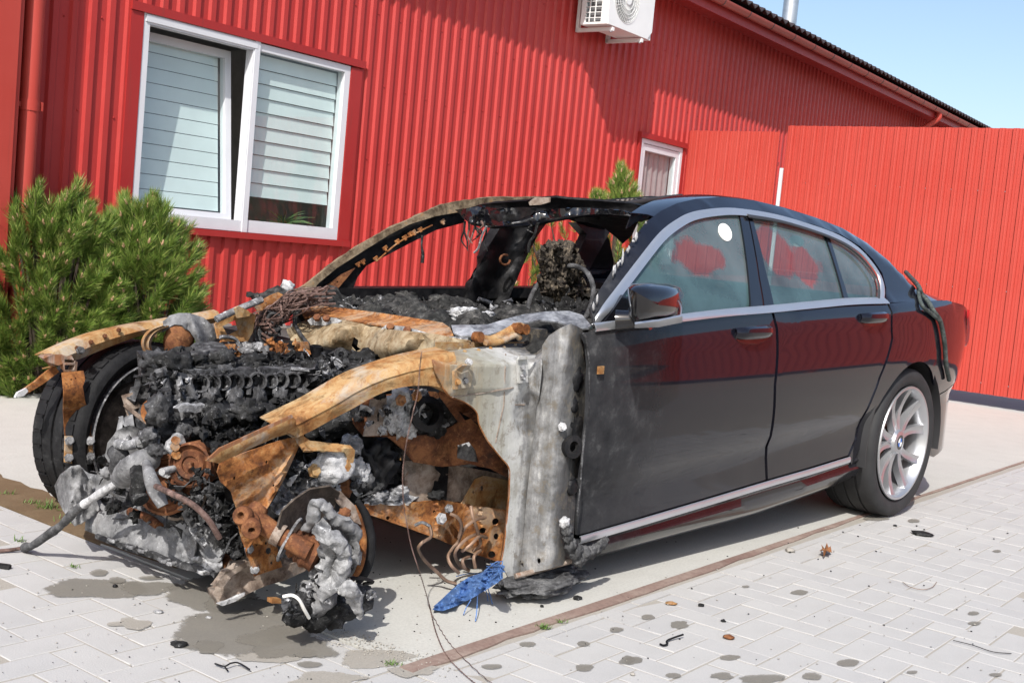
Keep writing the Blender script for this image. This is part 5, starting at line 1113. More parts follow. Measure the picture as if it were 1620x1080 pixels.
# front: timing cover, pump, pipes, pulleys
for k, (px, v, mt_) in enumerate((([(238,606),(262,590),(300,596),(305,640),(300,690),(262,700),(246,668),(240,640)], .12, 'engine'), ([(252,640),(300,628),(330,640),(345,680),(330,705),(270,708),(250,690)], .24, 'engine'), ([(225,565),(250,563),(258,600),(240,615),(228,640),(212,640),(222,610)], -.05, 'engine'))): pp('timing_cover', px, v, M[mt_], 5, .03, nz_=.03, ns=.05, k=k, smooth=60)
for k, (x0, y0, x1, y1, r_) in enumerate(((262,598,265,668,.011),(283,596,286,690,.010),(300,610,318,690,.012),(255,640,310,630,.010),(320,640,352,692,.010),(262,676,318,672,.010))): tube('casting_rib', [PV(x0, y0, .20), PV((x0+x1)/2+3, (y0+y1)/2, .23), PV(x1, y1, .22)], r_, M['ash'] if k % 2 else M['engine'], 7)
mb = MB(); mb.lathe([(.016, -.006), (.036, -.008), (.038, .006), (.016, .008), (.016, -.006)], PV(243, 651, .14), (-.9, .5, .15), 20); cobj('rusty_flange', mb, M['rust'], None, 40)
bx = pp('mount_block', [(281,646),(288,640),(312,642),(326,640),(324,650),(310,653),(300,651),(284,652)], .30, M['ash'], 6, .03, nz_=.01)
mb = MB(); p = PV(355, 684, .34); mb.bar(p + Vector((-.055, 0, 0)), p + Vector((.055, 0, .012)), .03, .012); mb.bar(p + Vector((-.055, 0, .035)), p + Vector((.055, 0, .047)), .03, .010); mb.bar(p + Vector((-.055, 0, 0)), p + Vector((-.055, 0, .036)), .03, .01); mb.bar(p + Vector((.055, 0, .01)), p + Vector((.055, 0, .047)), .03, .01); cobj('slotted_bracket', mb, M['ash'])
def pulley(name, x, y, v, R, W, ax, mat, grooves=4, bore=.4):
    c = PV(x, y, v); pr = [(R*bore, W*.1), (R*bore, W*.42), (R*.62, W*.46), (R*.70, W*.30), (R*.84, W*.32), (R*.90, W*.5)]
    for g_ in range(grooves): y0 = W*(.5 - (g_+.2)/grooves); pr += [(R, y0), (R*.90, y0 - W*.4/grooves)]
    pr += [(R, -W*.5), (R*.2, -W*.5)]; mb = MB(); mb.lathe(pr, c, ax, 32); o_ = cobj(name, mb, mat, None, 25)
    mb = MB(); A2 = Vector(ax).normalized(); mb.lathe([(0, W*.34), (R*bore, W*.34), (R*bore, W*.1)], c, ax, 20); mb.lathe([(0, W*.55), (R*.16, W*.55), (R*.18, W*.3)], c, ax, 6); cobj('pulley_hub', mb, M['rustdark'], o_, 30); return o_
PAX = (-.82, .55, .10)
pulley('idler_pulley', 309, 733, .36, .062, .085, PAX, M['rustdark'], 4)
pulley('crank_pulley', 268, 765, .26, .085, .08, PAX, M['rustdark'], 3, .55)
pulley('crank_pulley', 285, 772, .20, .092, .05, PAX, M['greyrust'], 2, .6)
mb = MB(); mb.lathe([(.0, .06), (.010, .06), (.011, -.02)], PV(275, 741, .33), (-.9, .45, .05), 10); cobj('shaft_stub', mb, M['whiteash'], None, 40)
pb = pp('pump_flange', [(268,700),(276,686),(290,688),(296,705),(295,722),(285,728),(274,722),(268,712)], .33, M['whiteash'], 5, .025, nz_=.006); 
for x, y in ((277,696),(276,706),(278,719)):
    mb = MB(); mb.lathe([(.012, 0), (.012, .012), (0, .012)], PV(x, y, .345), (-.3, 1, .1), 8); cobj('bolt', mb, M['rust'], pb, 30)
pumpo = pp('water_pump', [(170,700),(186,680),(205,672),(232,680),(250,690),(252,715),(240,735),(222,752),(200,750),(180,740),(166,722)], lambda x, y: .05 + .05*math.sin((x-165)/28), M['ashsheet'], 4, .05, nz_=.012, ns=.04, smooth=60)
tube('coolant_pipe', [PU(240,724,-.42), PU(222,732,-.46), PU(206,742,-.46), PU(196,752,-.42)], [.032,.035,.036,.038], M['ashsheet'], 14); tube('coolant_pipe', [PU(186,702,-.47), PU(200,704,-.47), PU(214,702,-.45)], .014, M['ash'], 10); tube('coolant_pipe', [PU(184,712,-.46), PU(190,724,-.46), PU(188,742,-.44)], .028, M['engine'], 12)
for k, (x, y, r_, mt_) in enumerate(((170,748,.020,'ashsheet'),(222,700,.024,'ashsheet'),(245,712,.022,'engine'),(235,690,.026,'engine'))): lump('slag', PU(x, y, -.43), (r_, r_*1.2, r_*.8), M[mt_], 400+k, .45, 3.5)
shards('front_scraps', [(232,735),(345,745),(358,795),(330,815),(250,790)], lambda x, y: PU(x, y, -.38).y, 70, .018, ['char','engine','char'], 16)
tube('burnt_hose', [PU(216,735,-.46), PU(220,760,-.50), PU(218,780,-.50), PU(224,792,-.5)], .022, M['char'], 9); tube('burnt_hose', [PU(232,733,-.48), PU(238,755,-.53), PU(246,775,-.53), PU(258,800,-.52)], [.013,.018,.021,.015], M['ashsheet'], 9)
tube('copper_pipe', [PU(247,769,-.55), PU(275,782,-.58), PU(305,798,-.56), PU(330,822,-.52), PU(347,850,-.48)], .008, M['copper'], 7)
tube('radiator_stay', [PV(197,640,-.05), PV(215,655,-.03), PV(238,673,.02)], .007, M['greyrust'], 6); tube('radiator_stay', [PV(197,640,-.05), PV(202,655,-.05), PV(212,680,-.03)], .003, M['greyrust'], 5)
mb = MB(); mb.lathe([(.024, 0), (.024, .05), (.02, .05), (.02, 0)], PV(204, 622, -.08), (.2, .3, -1), 12); cobj('stay_cup', mb, M['greyrust'], None, 40)
tube('engine_stay', [PV(238,576,-.1), PV(235,600,-.12), PV(220,625,-.15), PV(205,665,-.2), PV(196,690,-.2)], [.018,.02,.018,.016,.014], M['engine'], 8)
lump('char_mass', PU(330, 800, -.16), (.10, .24, .13), M['soot'], 450, .3, 2.5, 4); lump('char_mass', PU(400, 780, -.1), (.12, .18, .14), M['soot'], 451, .3, 2.5, 4); lump('char_mass', PU(560, 740, .16), (.08, .14, .14), M['soot'], 452, .4, 3.5, 4); lump('char_mass', PV(520, 660, .42), (.10, .10, .06), M['char'], 453, .3, 2.5, 4)
heap('char_mass', [(352,800),(372,795),(390,830),(392,870),(375,880),(350,862),(338,835)], .52, M['char'], .05, 7)
# ---- crumpled front carrier lying at the nose
BA, BB = PZ(95, 800, .24), PZ(352, 905, .22)
BN = (BB - BA).cross(Vector((0, 0, 1))).normalized()
if BN @ (OC - BA) < 0: BN = -BN
def PB(x, y, o_=0): d = rc(x, y); A0 = BA + BN*o_; return OC + d*(((A0 - OC) @ BN)/(d @ BN))
def pb_(name, px, off, mat, sp=8, th=.006, nz_=.03, ns=.04, k=0, parent=None, smooth=80): return cobj(name, cdt_panel(px, lambda x, y: PB(x, y, (off(x, y) if callable(off) else off) + nz_*nv(x, y, ns, k)), sp, th, (), .2, k), mat, parent, smooth)
car_ = pb_('front_carrier', [(134,838),(136,812),(145,795),(156,790),(170,805),(200,815),(230,822),(262,835),(300,845),(340,852),(356,860),(350,884),(330,900),(300,890),(270,886),(240,872),(205,862),(170,852)], lambda x, y: .035*math.sin((y-(800+(x-140)*.3))/26) + .020*noise.noise((x*.045, y*.008, 1)) + .010*abs(noise.noise((x*.11, y*.02, 4))), M['ashsheet'], 3.5, .008, .012, .03, 1)
pb_('carrier_end', [(86,768),(95,750),(112,737),(126,735),(138,752),(148,778),(158,805),(140,822),(118,832),(100,808),(92,792)], lambda x, y: .05 + .05*math.sin((x-86)/16) + .015*abs(noise.noise((x*.12, y*.02, 6))), M['ashsheet'], 3.5, .006, .012, .04, 2)
pb_('carrier_end', [(124,737),(140,748),(160,752),(190,752),(215,760),(220,772),(190,772),(160,778),(140,775)], .0, M['ashsheet'], 3.5, .006, .014, .04, 3)
pb_('carrier_shard', [(262,838),(285,826),(300,830),(312,850),(306,885),(290,888),(268,875)], .05, M['ashsheet'], 3.5, .006, .015, .045, 4); pb_('carrier_shard', [(300,828),(318,826),(345,850),(358,860),(352,875),(336,895),(322,885),(310,860)], .03, M['ashsheet'], 3.5, .006, .016, .045, 5); pb_('carrier_shard', [(292,826),(303,822),(316,836),(330,860),(322,868),(306,850)], .07, M['ash'], 3.5, .005, .014, .045, 6)
pb_('carrier_shard', [(180,815),(215,798),(250,800),(290,812),(300,830),(250,838),(212,826)], -.05, M['ashsheet'], 3.5, .006, .018, .04, 7); pb_('carrier_shard', [(150,790),(180,785),(225,790),(262,786),(250,800),(200,812),(165,806)], -.10, M['engine'], 4, .006, .04, .04, 8)
pb_('carrier_lip', [(150,845),(205,863),(250,877),(300,893),(335,903),(330,909),(290,900),(240,883),(200,871),(150,851)], .06, M['engine'], 7, .01, .015, .03, 9)
pb_('carrier_tail', [(290,880),(330,890),(352,893),(352,905),(320,910),(300,900)], .05, M['whiteash'], 6, .012, .05, .06, 10)
tube('rusty_tube', [PB(206,809,-.03), PB(235,820,-.02), PB(252,833,0)], .014, M['rustdark'], 10, sub=3); tube('rusty_tube', [PB(345,880,-.05), PB(362,893,-.02), PB(370,900,0)], .022, M['rustdark'], 10, sub=3)
for k, (x, y) in enumerate(((172,852),(200,862),(218,868),(252,884),(262,888))): tube('carrier_hook', [PB(x, y, .06), PB(x+6, y+4, .10), PB(x+16, y+2, .08)], .006, M['ash'], 6, sub=3)
# burnt cable hanging off the nose to the paving
e0 = tocar(G(38, 866, .012)); e1 = PB(206, 751, .14)
cp = [(38,866),(52,862),(75,846),(95,832),(112,815),(132,798),(165,776),(206,751)]
def along(x, y, t_):
    d = rc(x, y); a_ = (e0 - OC).length; b_ = (e1 - OC).length; return OC + d.normalized()*(a_ + (b_-a_)*t_)
cb = crom([along(x, y, i/(len(cp)-1)) for i, (x, y) in enumerate(cp)], 6)
mb = MB(); mb.tube(cb, [(.013 if i < 30 else .012) + .004*nv(i*8, 2) for i in range(len(cb))], 10, mi=0); mb.mi = [1 if i > 30*10 else 0 for i in range(len(mb.f))]
cobj('burnt_cable', mb, [M['cable'], M['whiteash']], None, 60)
tube('cable_core', [tocar(G(-25, 873, .006)), tocar(G(0, 871, .006)), tocar(G(20, 869, .008)), e0], .006, M['copper'], 6)
# ---- right side of the bay
mb = MB(); rows = []
rt = [(75,563),(111,546),(156,529),(206,517),(250,510),(300,502),(345,494)]; rb = [(84,578),(126,566),(167,549),(217,531),(256,522),(300,514),(345,508)]
for a, b in zip(crom([Vector((x, y, 0)) for x, y in rt], 4), crom([Vector((x, y, 0)) for x, y in rb], 4)):
    T, B_ = PV(a.x, a.y, -.70), PV(b.x, b.y, -.70); rows.append([T + Vector((0, -.09, -.01)), T + Vector((0, -.03, .004)), T, T*.5+B_*.5 + Vector((0, .012, 0)), B_, B_ + Vector((0, -.08, -.02))])
mb.grid(rows, th=.004); cobj('wing_rail', mb, M['tan'], None, 45)
for i in range(1, 5): bolt(100+i*22, 560-i*9.5, -.68, .006, M['rustdark'])
pp('rail_end', [(69,567),(85,560),(100,563),(123,572),(121,588),(101,589),(100,575),(92,578),(75,572)], -.66, M['pale'], 5, .03, [[(102,568),(119,570),(118,574),(102,573)], [(102,577),(119,577),(117,585),(103,585)]], nz_=.01)
rp = pp('front_plate', [(98,589),(132,586),(135,600),(131,611),(135,636),(144,658),(146,688),(103,690),(100,650),(101,619)], lambda x, y: -.65 + .03*math.sin((y-590)/18), M['rust'], 6, .005, [circ(113,600,1.6,1.6,6), circ(120,598,1.6,1.6,6), circ(117,679,1.8,1.8,6)])
for px in ([(104,690),(115,690),(114,733),(103,731)], [(130,690),(146,690),(148,728),(131,734)]):
    o_ = pp('lower_bracket', px, -.64, M['tan'], 6, .01, parent=rp)
for x, y in ((110,697),(109,724),(143,697),(143,722)): bolt(x, y, -.63, .011, M['ash'], rp)
pp('bracket_web', [(114,690),(131,690),(131,715),(125,740),(118,740),(114,720)], -.67, M['greyrust'], 6, .006, parent=rp)
pp('rail_arm', [(86,577),(94,588),(67,608),(39,625),(24,629),(28,622),(56,603)], -.70, M['rust'], 6, .012, nz_=.01); pp('arm_tip', [(24,629),(28,621),(42,614),(45,619),(38,626)], -.69, M['whiteash'], 5, .012)
bolt(127, 554, -.66, .010, M['engine'], None, .03)
mb = MB(); rows = []
for q in crom([Vector((x, y, 0)) for x, y in ((262,515),(246,521),(236,530),(231,543),(235,557),(243,570),(252,583),(258,596))], 5): rows.append([PV(q.x-8, q.y-1, -.42), PV(q.x-4, q.y, -.39), PV(q.x, q.y+1, -.40), PV(q.x+4, q.y+1, -.39), PV(q.x+7, q.y+2, -.43), PV(q.x+8, q.y+2, -.50)])
mb.grid(rows, th=.004); cobj('tower_arch', mb, M['tan'], None, 60)
mb = MB(); pc = PV(283, 537, -.42); pe = (PV(302, 540, -.42) - pc).length; mb.blob(pc, (pe*1.15, .035, pe*1.35), .04, 2, 4, 5, rot=Matrix.Rotation(R_(20), 3, 'Y')); cobj('rusty_dome', mb, M['rustdark'], None, 60)
def vdr(x, y): return -.44 + .07*max(0, 1 - ((x-302)/48)**2 - ((y-535)/45)**2) + .012*math.sin((x*.8 - y*.35)/3.2)*(x > 296)
pp('draped_cover', [(256,525),(259,508),(268,499),(282,495),(300,495),(322,502),(336,514),(344,530),(348,545),(345,556),(336,553),(322,555),(312,548),(308,536),(300,524),(288,514),(276,513),(264,519)], vdr, M['ashsheet'], 4, .006, nz_=.008, ns=.05, smooth=50)
mb = MB(); mb.lathe([(0, .03), (.055, .03), (.065, .02), (.068, -.01), (.06, -.03)], PV(330, 560, -.30), (-.1, .15, 1), 24); cobj('filler_cap', mb, M['engine'], None, 40)
tube('wire_loop', [PV(348,533,-.3), PV(362,533,-.3), PV(373,537,-.3), PV(378,546,-.3)], .007, M['ash'], 6)
pp('hinge_frame', [(340,512),(360,500),(390,492),(405,498),(400,525),(392,540),(360,540),(345,535)], -.38, M['tan'], 7, .006, [[(352,516),(372,506),(378,522),(360,530)]], nz_=.03)
tube('hinge_rod', [PV(342,505,-.35), PV(375,490,-.35), PV(414,474,-.35)], .013, M['ash'], 8, sub=2); pp('hinge_plate', [(372,488),(378,484),(394,492),(395,500),(376,503)], -.33, M['tan'], 5, .01); pp('hinge_plate', [(400,480),(440,462),(452,468),(440,486),(410,497)], -.42, M['rust'], 6, .006, nz_=.02)
# right front wheel and its brake
frc = PV(198, 684, -.82); frc = Vector((frc.x, -.82, grz(frc.x) + .268))
st_ = R_(14); FAX = Vector((-math.sin(st_), -math.cos(st_), 0))
tyr = tyre_mb(frc, FAX, .338, .25, .262, 64); tyr.v = [(p[0] + .0, p[1] + (.18 if p[1] > frc.y else -.18)*max(0, grz(p[0]) - p[2]), max(p[2], grz(p[0]) + .002)) for p in tyr.v]
frw = cobj('wheel', tyr, M['oldrubber'], None, 45)
mb = MB()
for k in range(40):                                            # worn shoulder blocks
    a_ = 2*math.pi*k/40
    if math.cos(a_) < -.68: continue
    rd = Vector((0, 0, 1))*math.cos(a_) + FAX.cross(Vector((0, 0, 1)))*math.sin(a_); tg = rd.cross(FAX)
    for o_ in (.075, -.075): mb.bar(frc + rd*.3330 + FAX*o_ - tg*.020, frc + rd*.3330 + FAX*o_ + tg*.020, .045, .009, rd)
tag(cobj('tread_block', mb, M['oldrubber'], frw), kind='stuff')
mb = MB(); mb.lathe([(.262, -.115), (.255, -.118), (.245, -.10), (.242, .0), (.235, .06), (.10, .08), (.06, .09)], frc, FAX, 56); cobj('rim', mb, M['ash'], frw, 40)
mb = MB(); mb.lathe([(.08, -.07), (.185, -.07), (.187, -.065), (.187, -.04), (.08, -.04)], frc, FAX, 40); cobj('brake_disc', mb, M['shield'], frw, 40)
# ---- collapsed left front corner: disc, knuckle, drive shaft
ha = Vector((-.93, -.22, .16)).normalized(); hc = PV(550, 848, .72)
kn = pp('brake_disc', [(462,848),(480,812),(510,790),(545,785),(564,800),(574,840),(570,880),(556,905),(530,912),(500,900),(475,880)], lambda x, y: .69 + .02*math.sin((x-450)/60), M['soot'], 8, .012)
tube('disc_edge', [PV(560,800,.74), PV(569,822,.745), PV(574,850,.75), PV(573,878,.75), PV(567,902,.75), PV(556,918,.75)], [.006,.009,.011,.011,.009,.006], M['rust'], 8, parent=kn)
tube('burnt_tyre_bead', [PV(566,792,.73), PV(578,815,.735), PV(585,845,.74), PV(585,876,.74), PV(578,904,.74), PV(566,922,.74)], [.008,.013,.015,.015,.013,.008], M['oldrubber'], 8)
pp('splash_shield', [(440,832),(447,808),(466,790),(490,774),(522,769),(538,780),(530,800),(522,822),(508,846),(500,866),(484,872),(470,858),(452,846)], lambda x, y: .72 + .05*(((x-510)/60)**2 + ((y-838)/65)**2), M['shield'], 6, .005, nz_=.012); pp('splash_shield', [(520,775),(540,778),(562,800),(572,830),(560,825),(540,800)], .76, M['greyrust'], 7, .005, nz_=.02)
M['forged'] = burnt('ash_whitened_casting', [(.28, (.09, .09, .092)), (.42, (.19, .19, .192)), (.56, (.29, .29, .292)), (.72, (.42, .42, .422)), (.86, (.14, .135, .13))], 9, .8, seed=61, spots=((.62, .62, .62), .64, .78, .7), bmp=.5)
pp('knuckle', [(494,836),(505,829),(522,843),(543,859),(552,878),(545,900),(534,922),(512,930),(500,922),(511,905),(516,889),(512,868)], lambda x, y: .85 + .03*math.sin((x-494)/18), M['forged'], 3.5, .035, [circ(527,866,3,4,8), circ(524,908,2.5,3,7)], nz_=.008, ns=.04)
tube('knuckle_arm', [PV(497,834,.87), PV(514,848,.89), PV(536,864,.90), PV(545,880,.90), PV(538,904,.89), PV(524,926,.88), PV(509,944,.86)], [.011,.019,.022,.020,.017,.022,.016], M['forged'], 14, sub=9, rough=.011)
tube('knuckle_arm', [PV(484,836,.80), PV(494,818,.83), PV(502,796,.84), PV(514,802,.85), PV(528,818,.86), PV(545,826,.86), PV(560,846,.85), PV(556,876,.84)], [.010,.013,.017,.014,.016,.018,.016,.010], M['ashsheet'], 14, sub=9, rough=.011)
pp('knuckle', [(517,822),(535,812),(556,822),(568,840),(566,862),(552,872),(540,850)], .82, M['ashsheet'], 3.5, .03, nz_=.01, ns=.05)
tube('knuckle_arm', [PV(534,932,.90), PV(548,932,.91), PV(558,940,.91), (PV(565,958,.91)), PV(569,976,.91)], [.011,.022,.020,.014,.007], M['forged'], 14, sub=9, rough=.011)
tube('torn_flange', [PV(560,858,.86), PV(565,872,.87), PV(561,888,.87), PV(553,898,.86)], [.008,.012,.010,.005], M['ashsheet'], 14, sub=9, rough=.011)
for k, (x, y, r_, mt_) in enumerate(((545,812,.018,'rustdark'),(500,905,.022,'ash'),(562,878,.016,'engine'),(500,946,.055,'ashsheet'),(480,955,.040,'char'),(470,972,.035,'char'),(520,962,.040,'char'),(545,960,.045,'engine'),(566,948,.045,'engine'),(500,978,.04,'char'),(530,980,.03,'char'),(462,958,.025,'char'))): lump('molten_lump', PV(x, y, .84 if y < 900 else .80), (r_, r_*.8, r_*.85), M[mt_], 500+k, .3, 2.6, 3)
tp_ = [PV(385,816,.72), PV(407,808,.70), PV(398,835,.75)]
tc = PV(398, 820, .70)
for q in tp_:
    mb = MB(); dd = (q - tc).normalized(); mb.lathe([(.009, -.016), (.022, -.016), (.026, -.008), (.026, .008), (.022, .016), (.009, .016), (.007, .0)], q, dd, 16); cobj('tripod_roller', mb, M['rustdark'], None, 40)
tube('drive_shaft', [tc, PV(415,828,.72), PV(445,848,.76), PV(490,872,.82)], [.030,.026,.024,.026], M['rustdark'], 14, sub=3)
mb = MB(); mb.lathe([(.018, 0), (.027, 0), (.027, .012), (.018, .012)], tc + Vector((-.02, .02, 0)), (-.7, .7, .1), 14); cobj('shaft_end', mb, M['rustdark'], None, 40)
sx = (PV(490,872,.82) - PV(445,848,.76)).normalized(); sc0 = PV(482, 866, .78)
mb = MB(); mb.lathe([(.022, -.04), (.036, -.036), (.042, -.024), (.036, -.016), (.046, -.008), (.042, .0), (.050, .010), (.045, .024), (.048, .04), (.024, .048)], sc0, sx, 26); cobj('joint_boot', mb, M['rustdark'], None, 40)
mb = MB(); mb.tube([sc0 + (sx.orthogonal().normalized()*math.cos(a*.262) + sx.cross(sx.orthogonal().normalized())*math.sin(a*.262))*.060 - sx*.045 for a in range(24)], .004, 5, closed=True); cobj('boot_clamp', mb, M['ash'], None, 40)
mb = MB(); mb.lathe([(.027, -.012), (.030, -.012), (.030, .012), (.027, .012)], PV(440, 845, .755), sx, 16); cobj('shaft_band', mb, M['greyrust'], None, 40)
pp('control_arm', [(338,940),(341,925),(356,905),(378,893),(397,886),(415,895),(445,896),(478,886),(484,902),(450,918),(420,926),(398,936),(372,950),(346,956)], lambda x, y: .49 + .05*math.sin((x-335)/60), M['greyrust'], 5, .05, nz_=.014, ns=.03)
pp('control_arm_cap', [(340,926),(356,905),(392,887),(396,893),(368,910),(352,930)], .555, M['greyrust'], 5, .02, nz_=.008, ns=.04); pp('weld_edge', [(345,955),(372,945),(388,936),(387,941),(372,951),(352,958)], .56, M['whiteash'], 5, .01, nz_=.01)
pp('alloy_shard', [(440,757),(456,730),(478,736),(500,752),(520,768),(482,784)], .55, M['ash'], 4, .01, nz_=.03, ns=.04); pp('alloy_shard', [(430,795),(445,772),(465,782),(470,800),(455,815),(435,812)], .55, M['ash'], 4, .01, nz_=.03, ns=.05)
for i in range(4): tube('heat_fin', [PV(484+i*6, 737-i*1, .60), PV(500+i*7, 752, .60), PV(520+i*4, 772-i*2, .60)], .008, M['whiteash'], 5)
lump('white_block', PV(530, 735, .62), (.065, .04, .055), M['whiteash'], 601, .22, 1.6, 4); bolt(498, 744, .62, .014, M['tan'])
pp('charred_post', [(574,700),(604,694),(618,702),(624,735),(626,762),(600,764),(588,735)], lambda x, y: .50 + .03*noise.noise((x*.28, y*.03, 3)) + .015*noise.noise((x*.5, y*.16, 7)), M['char'], 2.6, .05)
for k, (x, y, r_, mt_) in enumerate(((560,740,.03,'whiteash'),(572,748,.03,'whiteash'),(566,760,.02,'ash'),(578,762,.03,'engine'),(548,770,.025,'rustdark'),(556,705,.03,'ash'),(540,720,.03,'char'),(592,772,.03,'char'),(465,745,.03,'char'),(520,715,.03,'char'))): lump('slag', PV(x, y, .57), (r_, r_*.8, r_), M[mt_], 620+k, .5)
tube('white_lead', [PV(448,943,.84), PV(462,941,.86), PV(473,948,.87), PV(481,963,.87), PV(489,977,.86)], .0045, M['whitewire'], 6)
box_px('lead_plug', 430, 947, 445, 954, .82, -.02, M['tan'])
tube('dark_loop', [PV(556,916,.88), PV(572,914,.88), PV(590,920,.87), PV(575,923,.87)], .005, M['soot'], 5)
# ---- wire loom over the right side of the scuttle
mb = MB(); rg = random.Random(21)
for k in range(46):
    xs_ = rg.uniform(395, 440); pts = [PU(xs_, rg.uniform(505, 545), .42 + rg.uniform(-.05, .05))]
    for j in range(3): pts.append(PU(410 + 28*j + rg.uniform(-22, 22), 512 - 17*j + rg.uniform(-16, 14), .46 + rg.uniform(-.09, .06)))
    pts.append(PU(rg.uniform(470, 535), rg.uniform(452, 484), .55 + rg.uniform(-.08, .05))); mb.tube(crom(pts, 6), rg.choice((.0022, .003, .0045)), 4)
tag(cobj('wire_loom', mb, M['copper'], None, 60), kind='stuff')
tube('loom_tail', [PU(472,492,.46), PU(466,510,.45), PU(475,528,.42), PU(488,545,.38)], .007, M['engine'], 7)
for k in range(3): tube('loom_branch', [PU(398+k*6,540,.42), PU(404+k*8,520,.42), PU(420+k*14,508,.42), PU(442+k*9,490,.45)], .007, M['copper'], 7)
mb = MB(); rg = random.Random(22)
for k in range(5):
    c_ = PU(rg.uniform(412,435), rg.uniform(505,530), .40); rr = rg.uniform(.03, .05); mb.tube([c_ + Vector((.3*rr*math.cos(a*.4), rr*math.cos(a*.4), rr*math.sin(a*.4))) for a in range(15)], .006, 6)
cobj('coiled_wire', mb, M['engine'], None, 60)
# ---- passenger cell seen through the missing windscreen
mb = MB(); rows = []
for i in range(70):
    u = .60 + 1.0*i/69; row = []
    for j in range(120):
        v = -.78 + 1.56*j/119; z = .850 + .075*noise.fractal((u*6, v*6, 2), .8, 2, 7) + .03*math.exp(-((v-.35)**2)/.03) - .04*max(0, u-1.1); row.append((u, v, z))
    rows.append(row)
mb.grid(rows, th=.02); cobj('dashboard_remains', mb, M['heap'], None, 75)
rg = random.Random(31)
for k in range(60):
    u = rg.uniform(.62, 1.45); v = rg.uniform(-.72, .74); s_ = rg.uniform(.02, .055); lump('dash_debris', (u, v, .855 + rg.uniform(-.01, .04)), (s_, s_*1.3, s_*.6), M['heap'], 700+k, .6, 3.5, 3)
for x, y, w_, h_ in ((727,497,18,10),(743,492,8,6),(770,497,8,5)): lump('ash_clump', PU(x, y, .80), (.04, w_*.0022, h_*.0022), M['whiteash'], int(x), .5, 3)
for k in range(8): x = 470 + 10*k; 
lump('ash_clump', PU(455, 456, .80), (.03, .02, .03), M['whiteash'], 78, .4)
def v_ap(x, y=0): return -.83 + .22*max(0, min(1, (x-467)/290))
ap = pp('windscreen_pillar', [(462,463),(492,444),(533,411),(575,383),(617,361),(658,342),(700,323),(735,316.5),(783,311.5),(870,311.5),(870,318),(790,322),(735,334),(690,342),(648,355),(617,371),(575,397),(533,424),(505,447),(490,464)], v_ap, M['pillarrust'], 5, .02, nz_=.006, ns=.03)
pin = pp('pillar_inner', [(492,466),(505,446),(533,423),(575,396),(617,370),(648,354),(690,341),(735,333),(735,352),(690,364),(648,385),(608,406),(580,420),(566,438),(556,462),(520,480)], lambda x, y: v_ap(x) - .04, M['soot'], 7, .02, nz_=.008)
pp('pillar_gusset', [(505,478),(512,456),(540,434),(562,424),(552,436),(530,462),(516,482)], lambda x, y: v_ap(x) - .02, M['rustdark'], 6, .006, [circ(534,446,1.5,1.5,6)], parent=pin)
for k, (x, y) in enumerate(((566,417),(574,413),(594,408),(609,392),(628,381),(640,375),(648,369),(654,367),(664,362),(700,350))):
    mb = MB(); p = PV(x, y, v_ap(x) - .018); dd = Vector((.8, .1, .55)); mb.bar(p - dd*.012, p + dd*.012, .008, .009 + .004*(k % 2)); mb.bar(p, p + Vector((0, .012, -.014)), .007, .007); cobj('trim_clip', mb, M['rust'], pin)
tube('clip_rail', [PV(598,411,v_ap(598)-.015), PV(630,384,v_ap(630)-.015), PV(660,368,v_ap(660)-.015), PV(684,356,v_ap(684)-.015)], .0035, M['rust'], 5)
pp('b_pillar', [(800,346),(870,346),(851,372),(836,400),(822,432),(806,470),(795,500),(735,505),(737,475),(752,432),(774,388)], lambda x, y: -.74 - .05*max(0, (y-350)/130) + .02*math.sin((x+y*.35-900)/9), M['soot'], 7, .05, nz_=.02)
mb = MB(); mb.tube([PV(799 + 8*math.cos(a*.4), 411 + 8*math.sin(a*.4), -.70) for a in range(14)], .006, 6); cobj('belt_ring', mb, M['rustdark'], None, 60)
tube('belt_anchor', [PV(757,473,-.68), PV(768,476,-.67), PV(778,480,-.66)], .010, M['ash'], 6)
pp('c_pillar', [(911,352),(968,348),(966,365),(948,398),(930,430),(920,462),(896,470),(903,436),(917,398),(928,370)], -.72, M['soot'], 7, .05, nz_=.01)
pu('headliner_frame', [(900,342),(935,340),(1012,346),(1000,372),(985,386),(975,376),(955,360),(930,352),(910,350)], lambda x, y: 1.62 + .9*max(0, (y-345)/40)*(x > 880), M['soot'], 7, .03, nz_=.03)
hd = pu('windscreen_header', [(732,331),(760,324),(783,321),(830,318),(862,313.5),(880,312.5),(900,315),(950,318),(1000,322),(1034,330),(1022,344),(1013,348),(990,341),(960,338),(930,340),(900,344),(870,349),(845,356),(810,358),(780,359),(745,353),(730,342)], lambda x, y: 1.56 + .05*math.sin((y-312)/12), M['soot'], 5, .010, nz_=.010, ns=.03)
for k, px in enumerate(([(720,332),(760,326),(800,332),(815,346),(800,357),(770,357),(740,350)], [(760,338),(790,330),(830,328),(850,330),(840,340),(820,348),(790,352)], [(835,338),(870,331),(920,328),(985,333),(1010,341),(960,338),(900,341),(850,350)])): pu('blistered_skin', px, lambda x, y: 1.50 + .02*math.sin(x/8), M['soot'] if k == 1 else M['gloss'], 3.5, .004, nz_=.016, ns=.06, k=k)
pu('bent_header_plate', [(836,320),(846,312.5),(870,312),(869,320),(855,324),(838,325)], 1.48, M['greyrust'], 6, .006)
tube('header_edge', [PU(770,358,1.52), PU(820,352,1.52), PU(860,342,1.52), PU(930,337,1.54), PU(985,339,1.56), PU(1012,346,1.58)], .005, M['ash'], 5)
rg = random.Random(41)
for k in range(9):
    x = rg.choice((rg.uniform(732, 772), rg.uniform(735, 765), rg.uniform(838, 850))); y0 = 350; L = rg.uniform(18, 48); pts = [PU(x + rg.uniform(-4, 4)*j, y0 + L*j/3, 1.52) for j in range(4)]; tube('burnt_strip', pts, [.006, .005, .004, .002], M['copper'] if k % 3 == 0 else M['char'], 5)
